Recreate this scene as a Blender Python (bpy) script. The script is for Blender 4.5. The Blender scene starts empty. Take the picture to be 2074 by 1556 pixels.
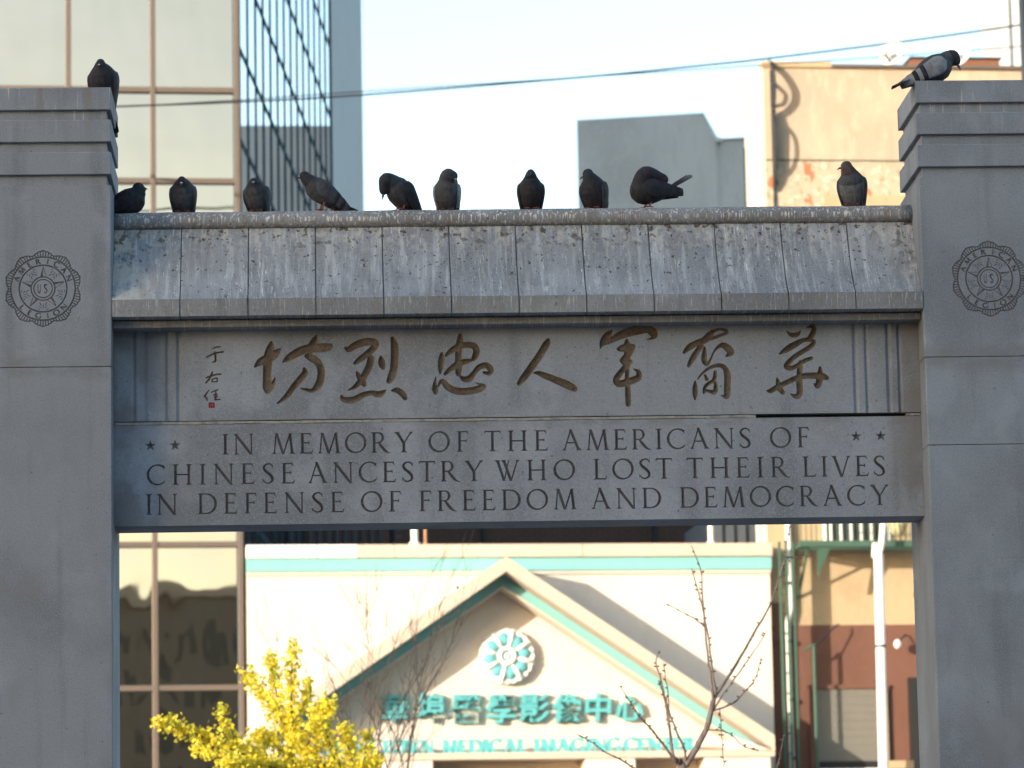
import bpy, bmesh, math, random
from mathutils import Vector, Matrix
from mathutils.geometry import delaunay_2d_cdt
random.seed(7)
PI = math.pi
sc = bpy.context.scene
col = sc.collection

# ------------------------------------------------------------------ camera
IW, IH, FPX = 2074.0, 1556.0, 8000.0
CAM = Vector((-0.8706, -17.7778, 1.6))
YAW, PITCH, ROLL = 0.0467, 0.1559, 0.0189
fw = Vector((math.sin(YAW)*math.cos(PITCH), math.cos(YAW)*math.cos(PITCH), math.sin(PITCH)))
rt = Vector((math.cos(YAW), -math.sin(YAW), 0)); up = rt.cross(fw)
cr, sr = math.cos(ROLL), math.sin(ROLL)
rt, up = cr*rt - sr*up, sr*rt + cr*up
cd = bpy.data.cameras.new('camera'); cam = bpy.data.objects.new('camera', cd); col.objects.link(cam)
cd.sensor_width = 36; cd.lens = FPX/IW*36; cd.clip_start = 0.1; cd.clip_end = 5000
cd.dof.use_dof = True; cd.dof.focus_distance = 17.9; cd.dof.aperture_fstop = 6.0
cd.dof.aperture_blades = 0
M = Matrix((rt, up, -fw)).transposed().to_4x4(); M.translation = CAM
cam.matrix_world = M
sc.camera = cam

# ------------------------------------------------------------------ sky, sun, exposure
SUN_AZ = math.radians(225)          # where the sun stands: behind the camera, to the left
SUN_EL = math.radians(9.0)
w = bpy.data.worlds.new('World'); sc.world = w; w.use_nodes = True
nt = w.node_tree; bg = nt.nodes['Background']
sky = nt.nodes.new('ShaderNodeTexSky'); sky.sky_type = 'NISHITA'; sky.sun_disc = False
sky.sun_elevation = SUN_EL; sky.sun_rotation = SUN_AZ
sky.air_density = 1.0; sky.dust_density = 1.2; sky.ozone_density = 1.0
nt.links.new(sky.outputs[0], bg.inputs[0]); bg.inputs[1].default_value = 0.14
sd = bpy.data.lights.new('sun', 'SUN'); sun = bpy.data.objects.new('sun', sd); col.objects.link(sun)
sd.energy = 2.3; sd.angle = math.radians(0.53); sd.color = (1.0, 0.87, 0.72)
to_sun = Vector((math.sin(SUN_AZ)*math.cos(SUN_EL), math.cos(SUN_AZ)*math.cos(SUN_EL), math.sin(SUN_EL)))
sun.rotation_euler = to_sun.to_track_quat('Z', 'Y').to_euler(); sun.location = (-40, -40, 60)
vs = sc.view_settings
vs.view_transform = 'Standard'; vs.look = 'None'; vs.gamma = 1; vs.use_curve_mapping = False
vs.exposure = 1.75

# ------------------------------------------------------------------ helpers
def raydir(px, py): return fw + rt*((px-IW/2)/FPX) - up*((py-IH/2)/FPX)
class Frame:                                  # a vertical plane in the street: origin and heading
    def __init__(s, ox, oy, a):
        s.o = Vector((ox, oy, 0)); s.a = a
        s.ex = Vector((math.cos(a), math.sin(a), 0)); s.ey = Vector((-math.sin(a), math.cos(a), 0))
    def pick(s, px, py, yl):
        d = raydir(px, py); c = CAM - s.o
        t = (yl - c.dot(s.ey))/d.dot(s.ey); p = c + d*t
        return p.dot(s.ex), p.z
ARCH = Frame(0, 0, 0)
def at(px, py, Y):
    x, z = ARCH.pick(px, py, Y); return Vector((x, Y, z))

def tag(o, label=None, cat=None, group=None, kind=None):
    if label: o['label'] = label
    if cat: o['category'] = cat
    if group: o['group'] = group
    if kind: o['kind'] = kind
    return o
def empty(name, loc=(0,0,0), rz=0, label=None, cat=None, group=None, kind=None):
    o = bpy.data.objects.new(name, None); col.objects.link(o); o.empty_display_size = .2
    o.location = loc; o.rotation_euler = (0, 0, rz)
    return tag(o, label, cat, group, kind)
def link(name, mesh, parent=None):
    o = bpy.data.objects.new(name, mesh); col.objects.link(o); o.parent = parent; return o

def circle(cx, cy, r, n=10, ph=0): return [(cx+r*math.cos(ph+2*PI*k/n), cy+r*math.sin(ph+2*PI*k/n)) for k in range(n)]
def catmull(pts, per=5):
    n = len(pts); out = []
    if n < 3: return list(pts)
    for i in range(n-1):
        p0, p1, p2, p3 = pts[max(i-1,0)], pts[i], pts[i+1], pts[min(i+2,n-1)]
        for k in range(per):
            t = k/per; t2, t3 = t*t, t*t*t
            out.append(tuple(.5*((2*b)+(-a+c)*t+(2*a-5*b+4*c-d)*t2+(-a+3*b-3*c+d)*t3) for a,b,c,d in zip(p0,p1,p2,p3)))
    out.append(tuple(pts[-1])); return out

class MB:
    def __init__(s): s.v = []; s.f = []
    def add(s, vs_, fs):
        n = len(s.v); s.v += [tuple(p) for p in vs_]; s.f += [tuple(i+n for i in f) for f in fs]; return s
    def box(s, x0, x1, y0, y1, z0, z1):
        return s.add([(x0,y0,z0),(x1,y0,z0),(x1,y1,z0),(x0,y1,z0),(x0,y0,z1),(x1,y0,z1),(x1,y1,z1),(x0,y1,z1)],
                     [(0,3,2,1),(4,5,6,7),(0,1,5,4),(1,2,6,5),(2,3,7,6),(3,0,4,7)])
    def prism(s, poly, y0, y1):               # polygon in x,z pushed along y
        n = len(poly)
        return s.add([(x,y0,z) for x,z in poly]+[(x,y1,z) for x,z in poly],
                     [tuple(range(n)), tuple(range(2*n-1, n-1, -1))]+[(i,(i+1)%n,n+(i+1)%n,n+i) for i in range(n)])
    def prism_x(s, prof, x0, x1):             # profile in y,z pushed along x
        n = len(prof)
        return s.add([(x0,y,z) for y,z in prof]+[(x1,y,z) for y,z in prof],
                     [tuple(range(n)), tuple(range(2*n-1, n-1, -1))]+[(i,(i+1)%n,n+(i+1)%n,n+i) for i in range(n)])
    def prism_z(s, poly, z0, z1):
        n = len(poly)
        return s.add([(x,y,z0) for x,y in poly]+[(x,y,z1) for x,y in poly],
                     [tuple(range(n)), tuple(range(2*n-1, n-1, -1))]+[(i,(i+1)%n,n+(i+1)%n,n+i) for i in range(n)])
    def tube(s, pts, rad, n=6, cap=True):
        pts = [Vector(p) for p in pts]; m = len(pts)
        if not hasattr(rad, '__len__'): rad = [rad]*m
        rings = []; ref = Vector((0.31, 0.17, 0.93))
        for i, p in enumerate(pts):
            t = (pts[min(i+1,m-1)] - pts[max(i-1,0)]).normalized()
            a = t.cross(ref)
            if a.length < 1e-4: a = t.cross(Vector((1,0,0)))
            a.normalize(); b = t.cross(a)
            rings.append([p + (a*math.cos(2*PI*k/n)+b*math.sin(2*PI*k/n))*rad[i] for k in range(n)])
        base = len(s.v)
        for r in rings: s.v += [tuple(q) for q in r]
        for i in range(m-1):
            for k in range(n):
                s.f.append((base+i*n+k, base+i*n+(k+1)%n, base+(i+1)*n+(k+1)%n, base+(i+1)*n+k))
        if cap:
            s.f.append(tuple(base+k for k in range(n-1,-1,-1))); s.f.append(tuple(base+(m-1)*n+k for k in range(n)))
        return s
    def loft(s, rings):
        base = len(s.v); n = len(rings[0]); m = len(rings)
        for r in rings: s.v += [tuple(q) for q in r]
        for i in range(m-1):
            for k in range(n):
                s.f.append((base+i*n+k, base+i*n+(k+1)%n, base+(i+1)*n+(k+1)%n, base+(i+1)*n+k))
        s.f.append(tuple(base+k for k in range(n-1,-1,-1))); s.f.append(tuple(base+(m-1)*n+k for k in range(n)))
        return s
    def ball(s, c, r, nu=10, nv=7, rot=None):
        c = Vector(c); r = r if hasattr(r,'__len__') else (r,r,r); base = len(s.v)
        for j in range(1, nv):
            th = PI*j/nv
            for i in range(nu):
                q = Vector((r[0]*math.sin(th)*math.cos(2*PI*i/nu), r[1]*math.sin(th)*math.sin(2*PI*i/nu), r[2]*math.cos(th)))
                if rot: q = rot @ q
                s.v.append(tuple(c+q))
        a = len(s.v)
        for sg in (1,-1):
            q = Vector((0,0,sg*r[2])); q = rot @ q if rot else q
            s.v.append(tuple(c+q))
        for j in range(nv-2):
            for i in range(nu):
                s.f.append((base+j*nu+i, base+(j+1)*nu+i, base+(j+1)*nu+(i+1)%nu, base+j*nu+(i+1)%nu))
        for i in range(nu):
            s.f.append((a, base+i, base+(i+1)%nu)); s.f.append((a+1, base+(nv-2)*nu+(i+1)%nu, base+(nv-2)*nu+i))
        return s
    def mesh(s, name, mat, smooth=False, bevel=0, recalc=True):
        me = bpy.data.meshes.new(name); me.from_pydata(s.v, [], s.f)
        if bevel or recalc:
            bm = bmesh.new(); bm.from_mesh(me)
            if recalc: bmesh.ops.recalc_face_normals(bm, faces=bm.faces)
            if bevel: bmesh.ops.bevel(bm, geom=bm.edges[:], offset=bevel, segments=2, affect='EDGES', profile=.5)
            bm.to_mesh(me); bm.free()
        if smooth:
            for p in me.polygons: p.use_smooth = True
        if mat: me.materials.append(mat)
        return me
    def build(s, name, mat, parent=None, smooth=False, bevel=0, recalc=True, label=None):
        o = link(name, s.mesh(name, mat, smooth, bevel, recalc), parent)
        if label: o['label'] = label
        return o

# ------------------------------------------------------------------ materials
def newmat(name, color, rough=.8, metal=0.0, spec=.3):
    m = bpy.data.materials.new(name); m.use_nodes = True; nt = m.node_tree
    b = nt.nodes['Principled BSDF']; b.inputs['Base Color'].default_value = (*color, 1)
    b.inputs['Roughness'].default_value = rough; b.inputs['Metallic'].default_value = metal
    b.inputs['Specular IOR Level'].default_value = spec
    return m
class Tex:
    """layers of noise over a base colour, in world space (or object space)"""
    def __init__(s, m, color, obj=False):
        s.m = m; s.nt = m.node_tree; s.b = s.nt.nodes['Principled BSDF']
        if obj:
            s.co = s.nt.nodes.new('ShaderNodeTexCoord').outputs['Object']
        else:
            s.co = s.nt.nodes.new('ShaderNodeNewGeometry').outputs['Position']
        rgb = s.nt.nodes.new('ShaderNodeRGB'); rgb.outputs[0].default_value = (*color, 1); s.c = rgb.outputs[0]
    def noise(s, scale, detail=3, rough=.55, off=(0,0,0)):
        mp = s.nt.nodes.new('ShaderNodeMapping'); mp.inputs['Scale'].default_value = scale if hasattr(scale,'__len__') else (scale,)*3
        mp.inputs['Location'].default_value = off
        n = s.nt.nodes.new('ShaderNodeTexNoise'); n.inputs['Scale'].default_value = 1; n.inputs['Detail'].default_value = detail; n.inputs['Roughness'].default_value = rough
        s.nt.links.new(s.co, mp.inputs[0]); s.nt.links.new(mp.outputs[0], n.inputs[0]); return n.outputs['Fac']
    def rng(s, sock, a, b, lo=0., hi=1.):
        r = s.nt.nodes.new('ShaderNodeMapRange'); r.interpolation_type = 'SMOOTHSTEP'
        for k, v in zip((1,2,3,4), (a,b,lo,hi)): r.inputs[k].default_value = v
        s.nt.links.new(sock, r.inputs[0]); return r.outputs[0]
    def axis(s, k):
        n = s.nt.nodes.new('ShaderNodeSeparateXYZ'); s.nt.links.new(s.co, n.inputs[0]); return n.outputs[k]
    def mul(s, a, b, op='MULTIPLY'):
        n = s.nt.nodes.new('ShaderNodeMath'); n.operation = op
        for k, v in enumerate((a,b)):
            if isinstance(v, (int,float)): n.inputs[k].default_value = v
            else: s.nt.links.new(v, n.inputs[k])
        return n.outputs[0]
    def mix(s, fac, color, blend='MIX'):
        n = s.nt.nodes.new('ShaderNodeMixRGB'); n.blend_type = blend; n.inputs[2].default_value = (*color, 1)
        s.nt.links.new(fac, n.inputs[0]); s.nt.links.new(s.c, n.inputs[1]); s.c = n.outputs[0]; return s
    def layer(s, scale, a, b, color, amt=1., detail=3, mask=None, off=(0,0,0), rough=.55):
        f = s.rng(s.noise(scale, detail, rough, off), a, b, 0, amt)
        if mask is not None: f = s.mul(f, mask)
        return s.mix(f, color)
    def bump(s, scale, strength=.3, dist=.01, detail=3):
        b = s.nt.nodes.new('ShaderNodeBump'); b.inputs['Strength'].default_value = strength; b.inputs['Distance'].default_value = dist
        s.nt.links.new(s.noise(scale, detail), b.inputs['Height']); s.nt.links.new(b.outputs[0], s.b.inputs['Normal']); return s
    def done(s):
        s.nt.links.new(s.c, s.b.inputs['Base Color']); return s.m

def stone(name, base, extra=None):
    m = newmat(name, base, .88, 0, .25); t = Tex(m, base)
    d = lambda k: tuple(c*k for c in base)
    t.layer(1.1, .42, .64, d(.68), .9, 5)
    t.layer((9,9,.7), .50, .68, d(.64), .6, 5)
    t.layer((3,3,2.2), .52, .66, d(1.28), .55, 5, off=(9,3,4))
    t.layer((5,5,5), .55, .75, tuple(c*1.2 for c in base), .5, 4)
    t.layer(170, .52, .64, d(1.35), .45, 2)
    t.layer(140, .36, .46, d(1.0), .0, 2)
    t.layer(120, .56, .68, d(.66), .5, 2, off=(3,7,1))
    t.layer(38, .68, .74, d(.42), .6, 2)
    if extra: extra(t)
    t.bump(150, .25, .004)
    return t.done()
def cap_streaks(t):
    top = t.rng(t.axis(2), 5.5, 5.8)
    t.layer((60,60,3.0), .60, .70, (.62,.62,.60), .55, 3, mask=top)
    t.layer((14,14,1.2), .52, .66, (.16,.145,.13), .55, 3, mask=top)
    # damp stain hugging the block joint of the shafts
    z = t.axis(2); j = t.mul(t.rng(z, 4.40, 4.49), t.rng(z, 4.58, 4.505))
    t.layer((5,5,10), .35, .6, (.15,.15,.15), .6, 3, mask=j)
    t.layer((2.2,2.2,1.2), .5, .62, (.16,.16,.165), .45, 3, mask=t.rng(z, 4.3, 3.9), off=(5,2,3))
M_STONE = stone('granite', (.210,.236,.280), cap_streaks)
def lintel_tone(t):  # darker blotches towards both lintel ends and along the top joint
    x = t.axis(0); left = t.rng(x, -1.35, -1.85)
    t.layer((4,4,3), .38, .55, (.125,.12,.115), .6, 4, mask=left, off=(1.3,0,.4))
    t.layer((4,4,3), .42, .6, (.15,.145,.14), .7, 4, mask=t.rng(x, 1.62, 1.85))
    z = t.axis(2); t.layer((6,6,14), .4, .6, (.16,.15,.14), .55, 3, mask=t.mul(t.rng(z, 4.20, 4.255), t.rng(z, 4.29, 4.262)))
M_LINTEL = stone('granite_lintel', (.228,.254,.298), lintel_tone)
def roof_dirt(t):
    z = t.axis(2); clump = t.rng(t.noise((5.5,.5,1.6), 3), .40, .62, .12, 1.)
    t.layer((130,3,7), .55, .68, (.50,.52,.56), .5, 4, mask=clump)
    t.layer((40,3,4), .48, .70, (.46,.49,.53), .6, 5, off=(3,1,0))
    t.layer((18,3,2.2), .50, .68, (.17,.175,.185), .5, 5)
    t.layer((150,10,22), .61, .67, (.72,.74,.78), .6, 3, off=(8,1,3), mask=clump)
    t.layer((46,46,38), .64, .68, (.045,.035,.03), .9, 4, off=(0,2,5))
    t.layer((75,75,60), .66, .70, (.05,.045,.03), .8, 3, off=(4,2,5))
    top = t.rng(z, 5.0, 5.17)
    t.layer((34,34,24), .50, .62, (.46,.44,.38), .6, 4, mask=top)
    t.layer((26,26,26), .57, .63, (.06,.045,.03), .85, 4, mask=top, off=(7,7,7))
    x = t.axis(0)
    for a, b, c in ((-1.6,-1.84,(.52,.50,.44)), (1.66,1.85,(.48,.46,.40))):
        t.layer((9,9,9), .44, .56, c, .6, 5, mask=t.rng(x, a, b))
        t.layer((30,30,22), .52, .60, (.07,.06,.035), .8, 4, mask=t.mul(t.rng(x, a, b), t.rng(z, 4.88, 5.1)), off=(2,5,1))
M_ROOF = stone('roof_granite', (.25,.272,.305), roof_dirt)
def ridge_dirt(t):
    z = t.axis(2)
    t.layer((120,120,10), .55, .63, (.72,.70,.66), .8, 3)
    t.layer((60,60,5), .45, .6, (.15,.135,.12), .8, 4, mask=t.rng(z, 5.225, 5.185))
    t.layer((20,20,3), .5, .68, (.17,.15,.13), .6, 4)
    t.layer((60,60,60), .66, .70, (.04,.03,.025), .8, 3)
M_RIDGE = stone('ridge_granite', (.235,.248,.268), ridge_dirt)
def fascia_dirt(t):
    t.layer((150,4,12), .57, .66, (.50,.51,.52), .5, 3)
    t.layer((24,24,3), .5, .7, (.18,.17,.16), .55, 4)
M_FASCIA = stone('fascia_granite', (.208,.218,.238), fascia_dirt)
M_CUT = Tex(newmat('carved_recess', (.10,.09,.092), .95), (.068,.065,.072)).layer(12, .4, .65, (.098,.096,.105), .8).layer(80, .45, .7, (.12,.117,.12), .6).done()  # dirt in the cuts, with recess shade put into the colour for contrast
M_SEALCUT = Tex(newmat('emblem_recess', (.09,.088,.09), .95), (.092,.092,.098)).layer(60, .4, .7, (.14,.14,.145), .6).done()
M_GILT = Tex(newmat('worn_gilt', (.13,.085,.05), .7), (.098,.070,.048)).layer(9, .4, .62, (.135,.108,.08), .9).layer(70, .48, .66, (.07,.05,.036), .7).done()
M_RED = newmat('red_seal', (.30,.015,.03), .8)
M_VOID = newmat('joint_shadow', (.035,.033,.032), .95)
M_JOINT = newmat('roof_joint', (.15,.158,.17), .95)
M_MORTAR = Tex(newmat('mortar', (.30,.295,.285), .95), (.29,.285,.28)).layer(40, .4, .7, (.16,.155,.15), .8).done()

def plaster(name, base, rough=.85, amt=.35, sc_=(.9,.9,.5)):
    m = newmat(name, base, rough); t = Tex(m, base)
    t.layer(sc_, .42, .7, tuple(c*.8 for c in base), amt, 5)
    t.layer((6,6,.9), .5, .75, tuple(c*.82 for c in base), amt*.8, 4)
    t.layer(9, .5, .7, tuple(min(1,c*1.08) for c in base), .5, 3)
    t.bump(60, .15, .006)
    return t.done()
M_CREAM = plaster('cream_stucco', (.63,.565,.50), amt=.5)
M_COPING = plaster('coping_stone', (.52,.44,.36), amt=.5)
M_WHITE = plaster('white_paint', (.80,.79,.75), .6, .15)
M_TEAL = plaster('teal_paint', (.20,.46,.45), .55, .25)
M_TEALSIGN = plaster('teal_sign_paint', (.10,.39,.42), .5, .3, (3,3,3))
M_TAN = plaster('tan_stucco', (.43,.325,.20), amt=.6, sc_=(1.6,1.6,1.2))
def rusty(name, base):
    m = newmat(name, base, .88); t = Tex(m, base)
    t.layer((1.6,1.6,.9), .42, .66, tuple(c*.80 for c in base), .6, 6)
    t.layer((5,5,1.1), .48, .7, tuple(c*.82 for c in base), .5, 5)
    t.layer((7,7,3), .52, .66, tuple(min(1,c*1.14) for c in base), .5, 5)
    low = t.mul(t.rng(t.axis(2), 14.75, 14.55), t.rng(t.axis(2), 12.6, 13.2))
    t.layer((3.2,3.2,3.2), .60, .64, (.34,.13,.06), .9, 5, mask=low, off=(2,0,9))
    t.layer((14,14,5), .58, .63, (.30,.20,.12), .75, 4, mask=low)
    t.layer((9,9,9), .57, .62, (.60,.52,.42), .7, 4, mask=low, off=(1,4,2))
    t.bump(25, .3, .012); return t.done()
M_RUST = rusty('weathered_stucco', (.45,.355,.265))
M_REDWALL = plaster('red_brown_paint', (.15,.072,.05), .75, .5, (2,2,1))
M_GREEN = plaster('green_iron_paint', (.055,.11,.08), .6, .5, (8,8,8))
M_GREYCONC = plaster('grey_concrete', (.68,.67,.645), .85, .9, (.5,.5,.35))
M_FRAME = plaster('bronze_frame', (.125,.10,.085), .45, .25, (2,2,2))
M_MULL = newmat('dark_mullion', (.010,.04,.06), .8, 0, .1)
M_PANELBLUE = plaster('blue_grey_panel', (.30,.36,.42), .6, .3, (.3,.3,.5))
M_DARK = newmat('dark_interior', (.02,.02,.022), .6)
M_SHUTTER = plaster('grey_shutter', (.17,.16,.135), .5, .4, (3,3,.4))
M_ASPHALT = plaster('asphalt', (.05,.05,.052), .9, .5, (1,1,1))
M_PAVE = plaster('paving', (.22,.21,.20), .9, .5, (1,1,1))
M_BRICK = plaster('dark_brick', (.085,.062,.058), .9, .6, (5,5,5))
M_BRICKJ = newmat('brick_mortar', (.11,.10,.10), .95)
M_REDBRICK = plaster('red_brick_wall', (.29,.245,.20), .9, .4, (.6,.6,.6))
M_STEEL = newmat('dark_steel', (.035,.045,.06), .5, .4)
M_PALE = plaster('pale_far_wall', (.48,.53,.56), .8, .2, (.1,.1,.1))
M_CABLE = newmat('black_cable', (.02,.022,.028), .6)

def glass(name, tint, wob, rough=.02, scale=.5):
    m = newmat(name, tint, rough, 1.0, .5); t = Tex(m, tint)
    b = t.nt.nodes.new('ShaderNodeBump'); b.inputs['Strength'].default_value = 1; b.inputs['Distance'].default_value = wob
    t.nt.links.new(t.noise((scale*1.7,scale*1.7,scale*.8), 2), b.inputs['Height']); t.nt.links.new(b.outputs[0], t.b.inputs['Normal'])
    t.layer((.3,.3,.9), .4, .7, tuple(c*.9 for c in tint), .6)
    return t.done()
M_GLASSF = glass('bronze_mirror_glass', (.57,.455,.35), .012)
M_GLASSS = glass('blue_mirror_glass', (.62,.69,.74), .004)
M_PANE = newmat('dark_pane', (.02,.024,.028), .25, 0, .35)
M_BLIND = newmat('window_blind', (.13,.125,.115), .4, 0, .3)
BARK = Tex(newmat('bark', (.08,.065,.058), .9), (.075,.062,.056)).layer((30,30,8), .4, .7, (.035,.03,.028), .9).done()
BARK_PALE = Tex(newmat('pale_bark', (.20,.17,.15), .9), (.135,.11,.10)).layer((40,40,12), .45, .65, (.075,.06,.055), .9).done()
M_BUD = newmat('bud', (.06,.04,.03), .9)

# ------------------------------------------------------------------ lettering: every glyph is a list of convex pieces
def ccw(p):
    a = sum(p[i][0]*p[(i+1)%len(p)][1]-p[(i+1)%len(p)][0]*p[i][1] for i in range(len(p)))
    return p if a > 0 else p[::-1]
def seg(x0, y0, x1, y1, w0, w1=None):
    w1 = w0 if w1 is None else w1
    dx, dy = x1-x0, y1-y0; l = math.hypot(dx, dy) or 1e-9; nx, ny = -dy/l/2, dx/l/2
    return [(x0+nx*w0,y0+ny*w0),(x0-nx*w0,y0-ny*w0),(x1-nx*w1,y1-ny*w1),(x1+nx*w1,y1+ny*w1)]
def brush(pts, per=5, n=9):
    q = catmull(pts, per); out = []
    for i, p in enumerate(q):
        w_ = max(p[2], 2e-4)
        out.append(circle(p[0], p[1], w_/2, n, .3*i))
        if i: out.append(seg(q[i-1][0], q[i-1][1], p[0], p[1], max(q[i-1][2],2e-4), w_))
    return out
def arcpts(cx, cy, rx, ry, a0, a1, wthick, wthin, n=20, tilt=0):
    out = []
    for k in range(n+1):
        a = math.radians(a0+(a1-a0)*k/n)
        out.append((cx+rx*math.cos(a), cy+ry*math.sin(a), wthin+(wthick-wthin)*abs(math.cos(a-math.radians(tilt)))**1.5))
    return out
def ribbon(q, caps=True):
    out = []
    for i, p in enumerate(q):
        if i: out.append(seg(q[i-1][0], q[i-1][1], p[0], p[1], q[i-1][2], p[2]))
        if 0 < i < len(q)-1: out.append(circle(p[0], p[1], p[2]/2*.995, 6, i))
    return out
def glyph(ch, T=.135, t=.065, sf=True):
    P = []
    def srf(x, y, wid=T, l=.095):
        if not sf: return
        s = 1 if y < .5 else -1
        P.append([(x-wid/2-l, y), (x+wid/2+l, y), (x+wid/2+l*.9, y+s*.03), (x-wid/2-l*.9, y+s*.03)])
        P.append([(x-wid/2-l*.5, y+s*.028), (x+wid/2+l*.5, y+s*.028), (x+wid/2*.98, y+s*.10), (x-wid/2*.98, y+s*.10)])
    def stem(x, wid=T, a=0., b=1., lo=True, hi=True):
        P.append([(x-wid/2,a),(x+wid/2,a),(x+wid/2,b),(x-wid/2,b)])
        if lo and a == 0: srf(x, 0, wid)
        if hi and b == 1: srf(x, 1, wid)
    def dg(x0, y0, x1, y1, wid):
        hw = wid*math.hypot(x1-x0, y1-y0)/max(abs(y1-y0),1e-6)/2
        P.append([(x0-hw,y0),(x0+hw,y0),(x1+hw,y1),(x1-hw,y1)])
    def arm(x0, x1, y, d):                                  # thin arm with a beaked end
        P.append([(x0,y-t/2),(x1,y-t/2),(x1,y+t/2),(x0,y+t/2)])
        if sf:
            if d == 0: P.append([(x1-.035,y-.075),(x1+.012,y-.085),(x1+.012,y+.085),(x1-.035,y+.075)])
            else: P.append([(x1-.09,y),(x1-.01,y),(x1+.05,y+d*.15),(x1+.02,y+d*.15)])
    if ch == 'I': stem(.18); wd = .36
    elif ch == 'N':
        stem(.14, t); stem(.86, t, lo=False); dg(.10,1,.86,-.02,T); wd = 1.0
        if sf: P.append([(.0,1),(.2,1),(.2,.972),(.0,.972)])
    elif ch == 'M':
        dg(.11,0,.2,1,t); srf(.11,0,t); dg(.22,1,.54,-.01,T); dg(.54,-.01,.87,1,t*1.05); dg(.87,1,.97,0,T); srf(.97,0,T,.07)
        if sf: P.append([(.08,1),(.3,1),(.3,.972),(.08,.972)]); P.append([(.8,1),(1.0,1),(1.0,.972),(.8,.972)])
        wd = 1.1
    elif ch in 'EFL':
        stem(.16, hi=(ch=='L'))
        if sf and ch != 'L': P.append([(.0,1),(.16,1),(.16,.97),(.0,.97)])
        if ch in 'EF': arm(.16, .56, 1-t/2, -1); arm(.16, .48, .53, 0)
        if ch in 'EL': arm(.16, .62, t/2, 1)
        wd = .68 if ch != 'F' else .6
    elif ch == 'O': P += ribbon(arcpts(.52,.5,.46,.475,0,360,T*1.0,t,40,20)); wd = 1.04
    elif ch in 'CG':
        P += ribbon(arcpts(.52,.5,.46,.475,48,312,T,t,34,15))
        if sf:
            x, y = .52+.46*math.cos(math.radians(48)), .5+.475*math.sin(math.radians(48))
            P.append([(x-.02,y-.09),(x+.03,y-.09),(x+.03,y+.10),(x-.01,y+.05)])
        x, y = .52+.46*math.cos(math.radians(48)), .5-.475*math.sin(math.radians(48))
        if ch == 'C': P.append([(x-.02,y-.02),(x+.02,y-.03),(x+.045,y+.11),(x+.015,y+.1)]); wd = .9
        else: stem(.82, T, .06, .45, False, False); P.append([(.66,.42),(.96,.42),(.96,.455),(.66,.455)]); wd = .98
    elif ch == 'D':
        stem(.16); P.append([(.16,1),(.42,1),(.42,1-t),(.16,1-t)]); P.append([(.16,0),(.42,0),(.42,t),(.16,t)])
        P += ribbon(arcpts(.42,.5,.45,.5-t/2,-90,90,T,t,20)); wd = .94
    elif ch in 'RP':
        stem(.16); P.append([(.16,1),(.36,1),(.36,1-t),(.16,1-t)]); P.append([(.16,.46),(.36,.46),(.36,.46+t),(.16,.46+t)])
        P += ribbon(arcpts(.36,.73,.22,.27-t/2,-90,90,T*.95,t,14))
        P += brush([(.36,.50,T*.6),(.5,.32,T),(.66,.12,T),(.80,.02,T*.55),(.95,-.01,.015)], 3, 6); wd = .93
    elif ch == 'S':
        P += brush([(.53,.80,.03),(.44,.93,t*1.1),(.31,.965,t*1.1),(.16,.90,t*1.5),(.10,.76,T*.95),(.20,.60,T*1.05),(.38,.46,T*1.1),(.50,.30,T),(.49,.13,T*.8),(.33,.035,t*1.1),(.17,.06,t*1.1),(.06,.20,.03)], 4, 7)
        if sf: P.append([(.50,.76),(.545,.76),(.535,.95),(.515,.95)]); P.append([(.03,.04),(.06,.06),(.075,.24),(.035,.24)])
        wd = .6
    elif ch == 'T':
        stem(.4, hi=False); P.append([(.02,1),(.78,1),(.78,1-t),(.02,1-t)])
        if sf: P.append([(.0,.86),(.035,.86),(.075,1),(.02,1)]); P.append([(.765,.86),(.80,.86),(.78,1),(.725,1)])
        wd = .8
    elif ch == 'H': stem(.16); stem(.80); P.append([(.16,.5-t/2),(.8,.5-t/2),(.8,.5+t/2),(.16,.5+t/2)]); wd = .96
    elif ch == 'A':
        dg(.10,0,.43,1.03,t); dg(.40,1.03,.80,0,T); P.append([(.2,.34),(.66,.34),(.66,.34+t),(.2,.34+t)])
        srf(.10,0,t,.075); srf(.80,0,T,.075); wd = .95
    elif ch == 'V': dg(.11,1,.46,-.02,T); dg(.80,1,.47,-.02,t); srf(.11,1,T,.075); srf(.80,1,t,.075); wd = .92
    elif ch == 'Y': dg(.12,1,.45,.45,T); dg(.80,1,.46,.45,t); stem(.45,T,0,.5,True,False); srf(.12,1,T,.07); srf(.80,1,t,.075); wd = .92
    elif ch == 'W':
        dg(.12,1,.43,-.01,T); dg(.43,-.01,.66,1,t); dg(.42,1,.76,-.01,T); dg(.76,-.01,1.08,1,t)
        srf(.12,1,T,.075); srf(.42,1,T,.06); srf(1.08,1,t,.075); wd = 1.2
    elif ch == 'U': stem(.14, T, .3, 1, False, False); stem(.62, T*.8, .3, 1, False, False); P += ribbon(arcpts(.38,.3,.24,.27,180,360,T,t*1.3,14)); wd = .76
    else: wd = .4
    return P, wd
def star(cx, cy, r, rin=.40):
    o = [(cx+r*math.sin(2*PI*k/5), cy+r*math.cos(2*PI*k/5)) for k in range(5)]
    n = [(cx+rin*r*math.sin(2*PI*(k+.5)/5), cy+rin*r*math.cos(2*PI*(k+.5)/5)) for k in range(5)]
    return [n] + [[n[k-1], o[k], n[k]] for k in range(5)]
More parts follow.
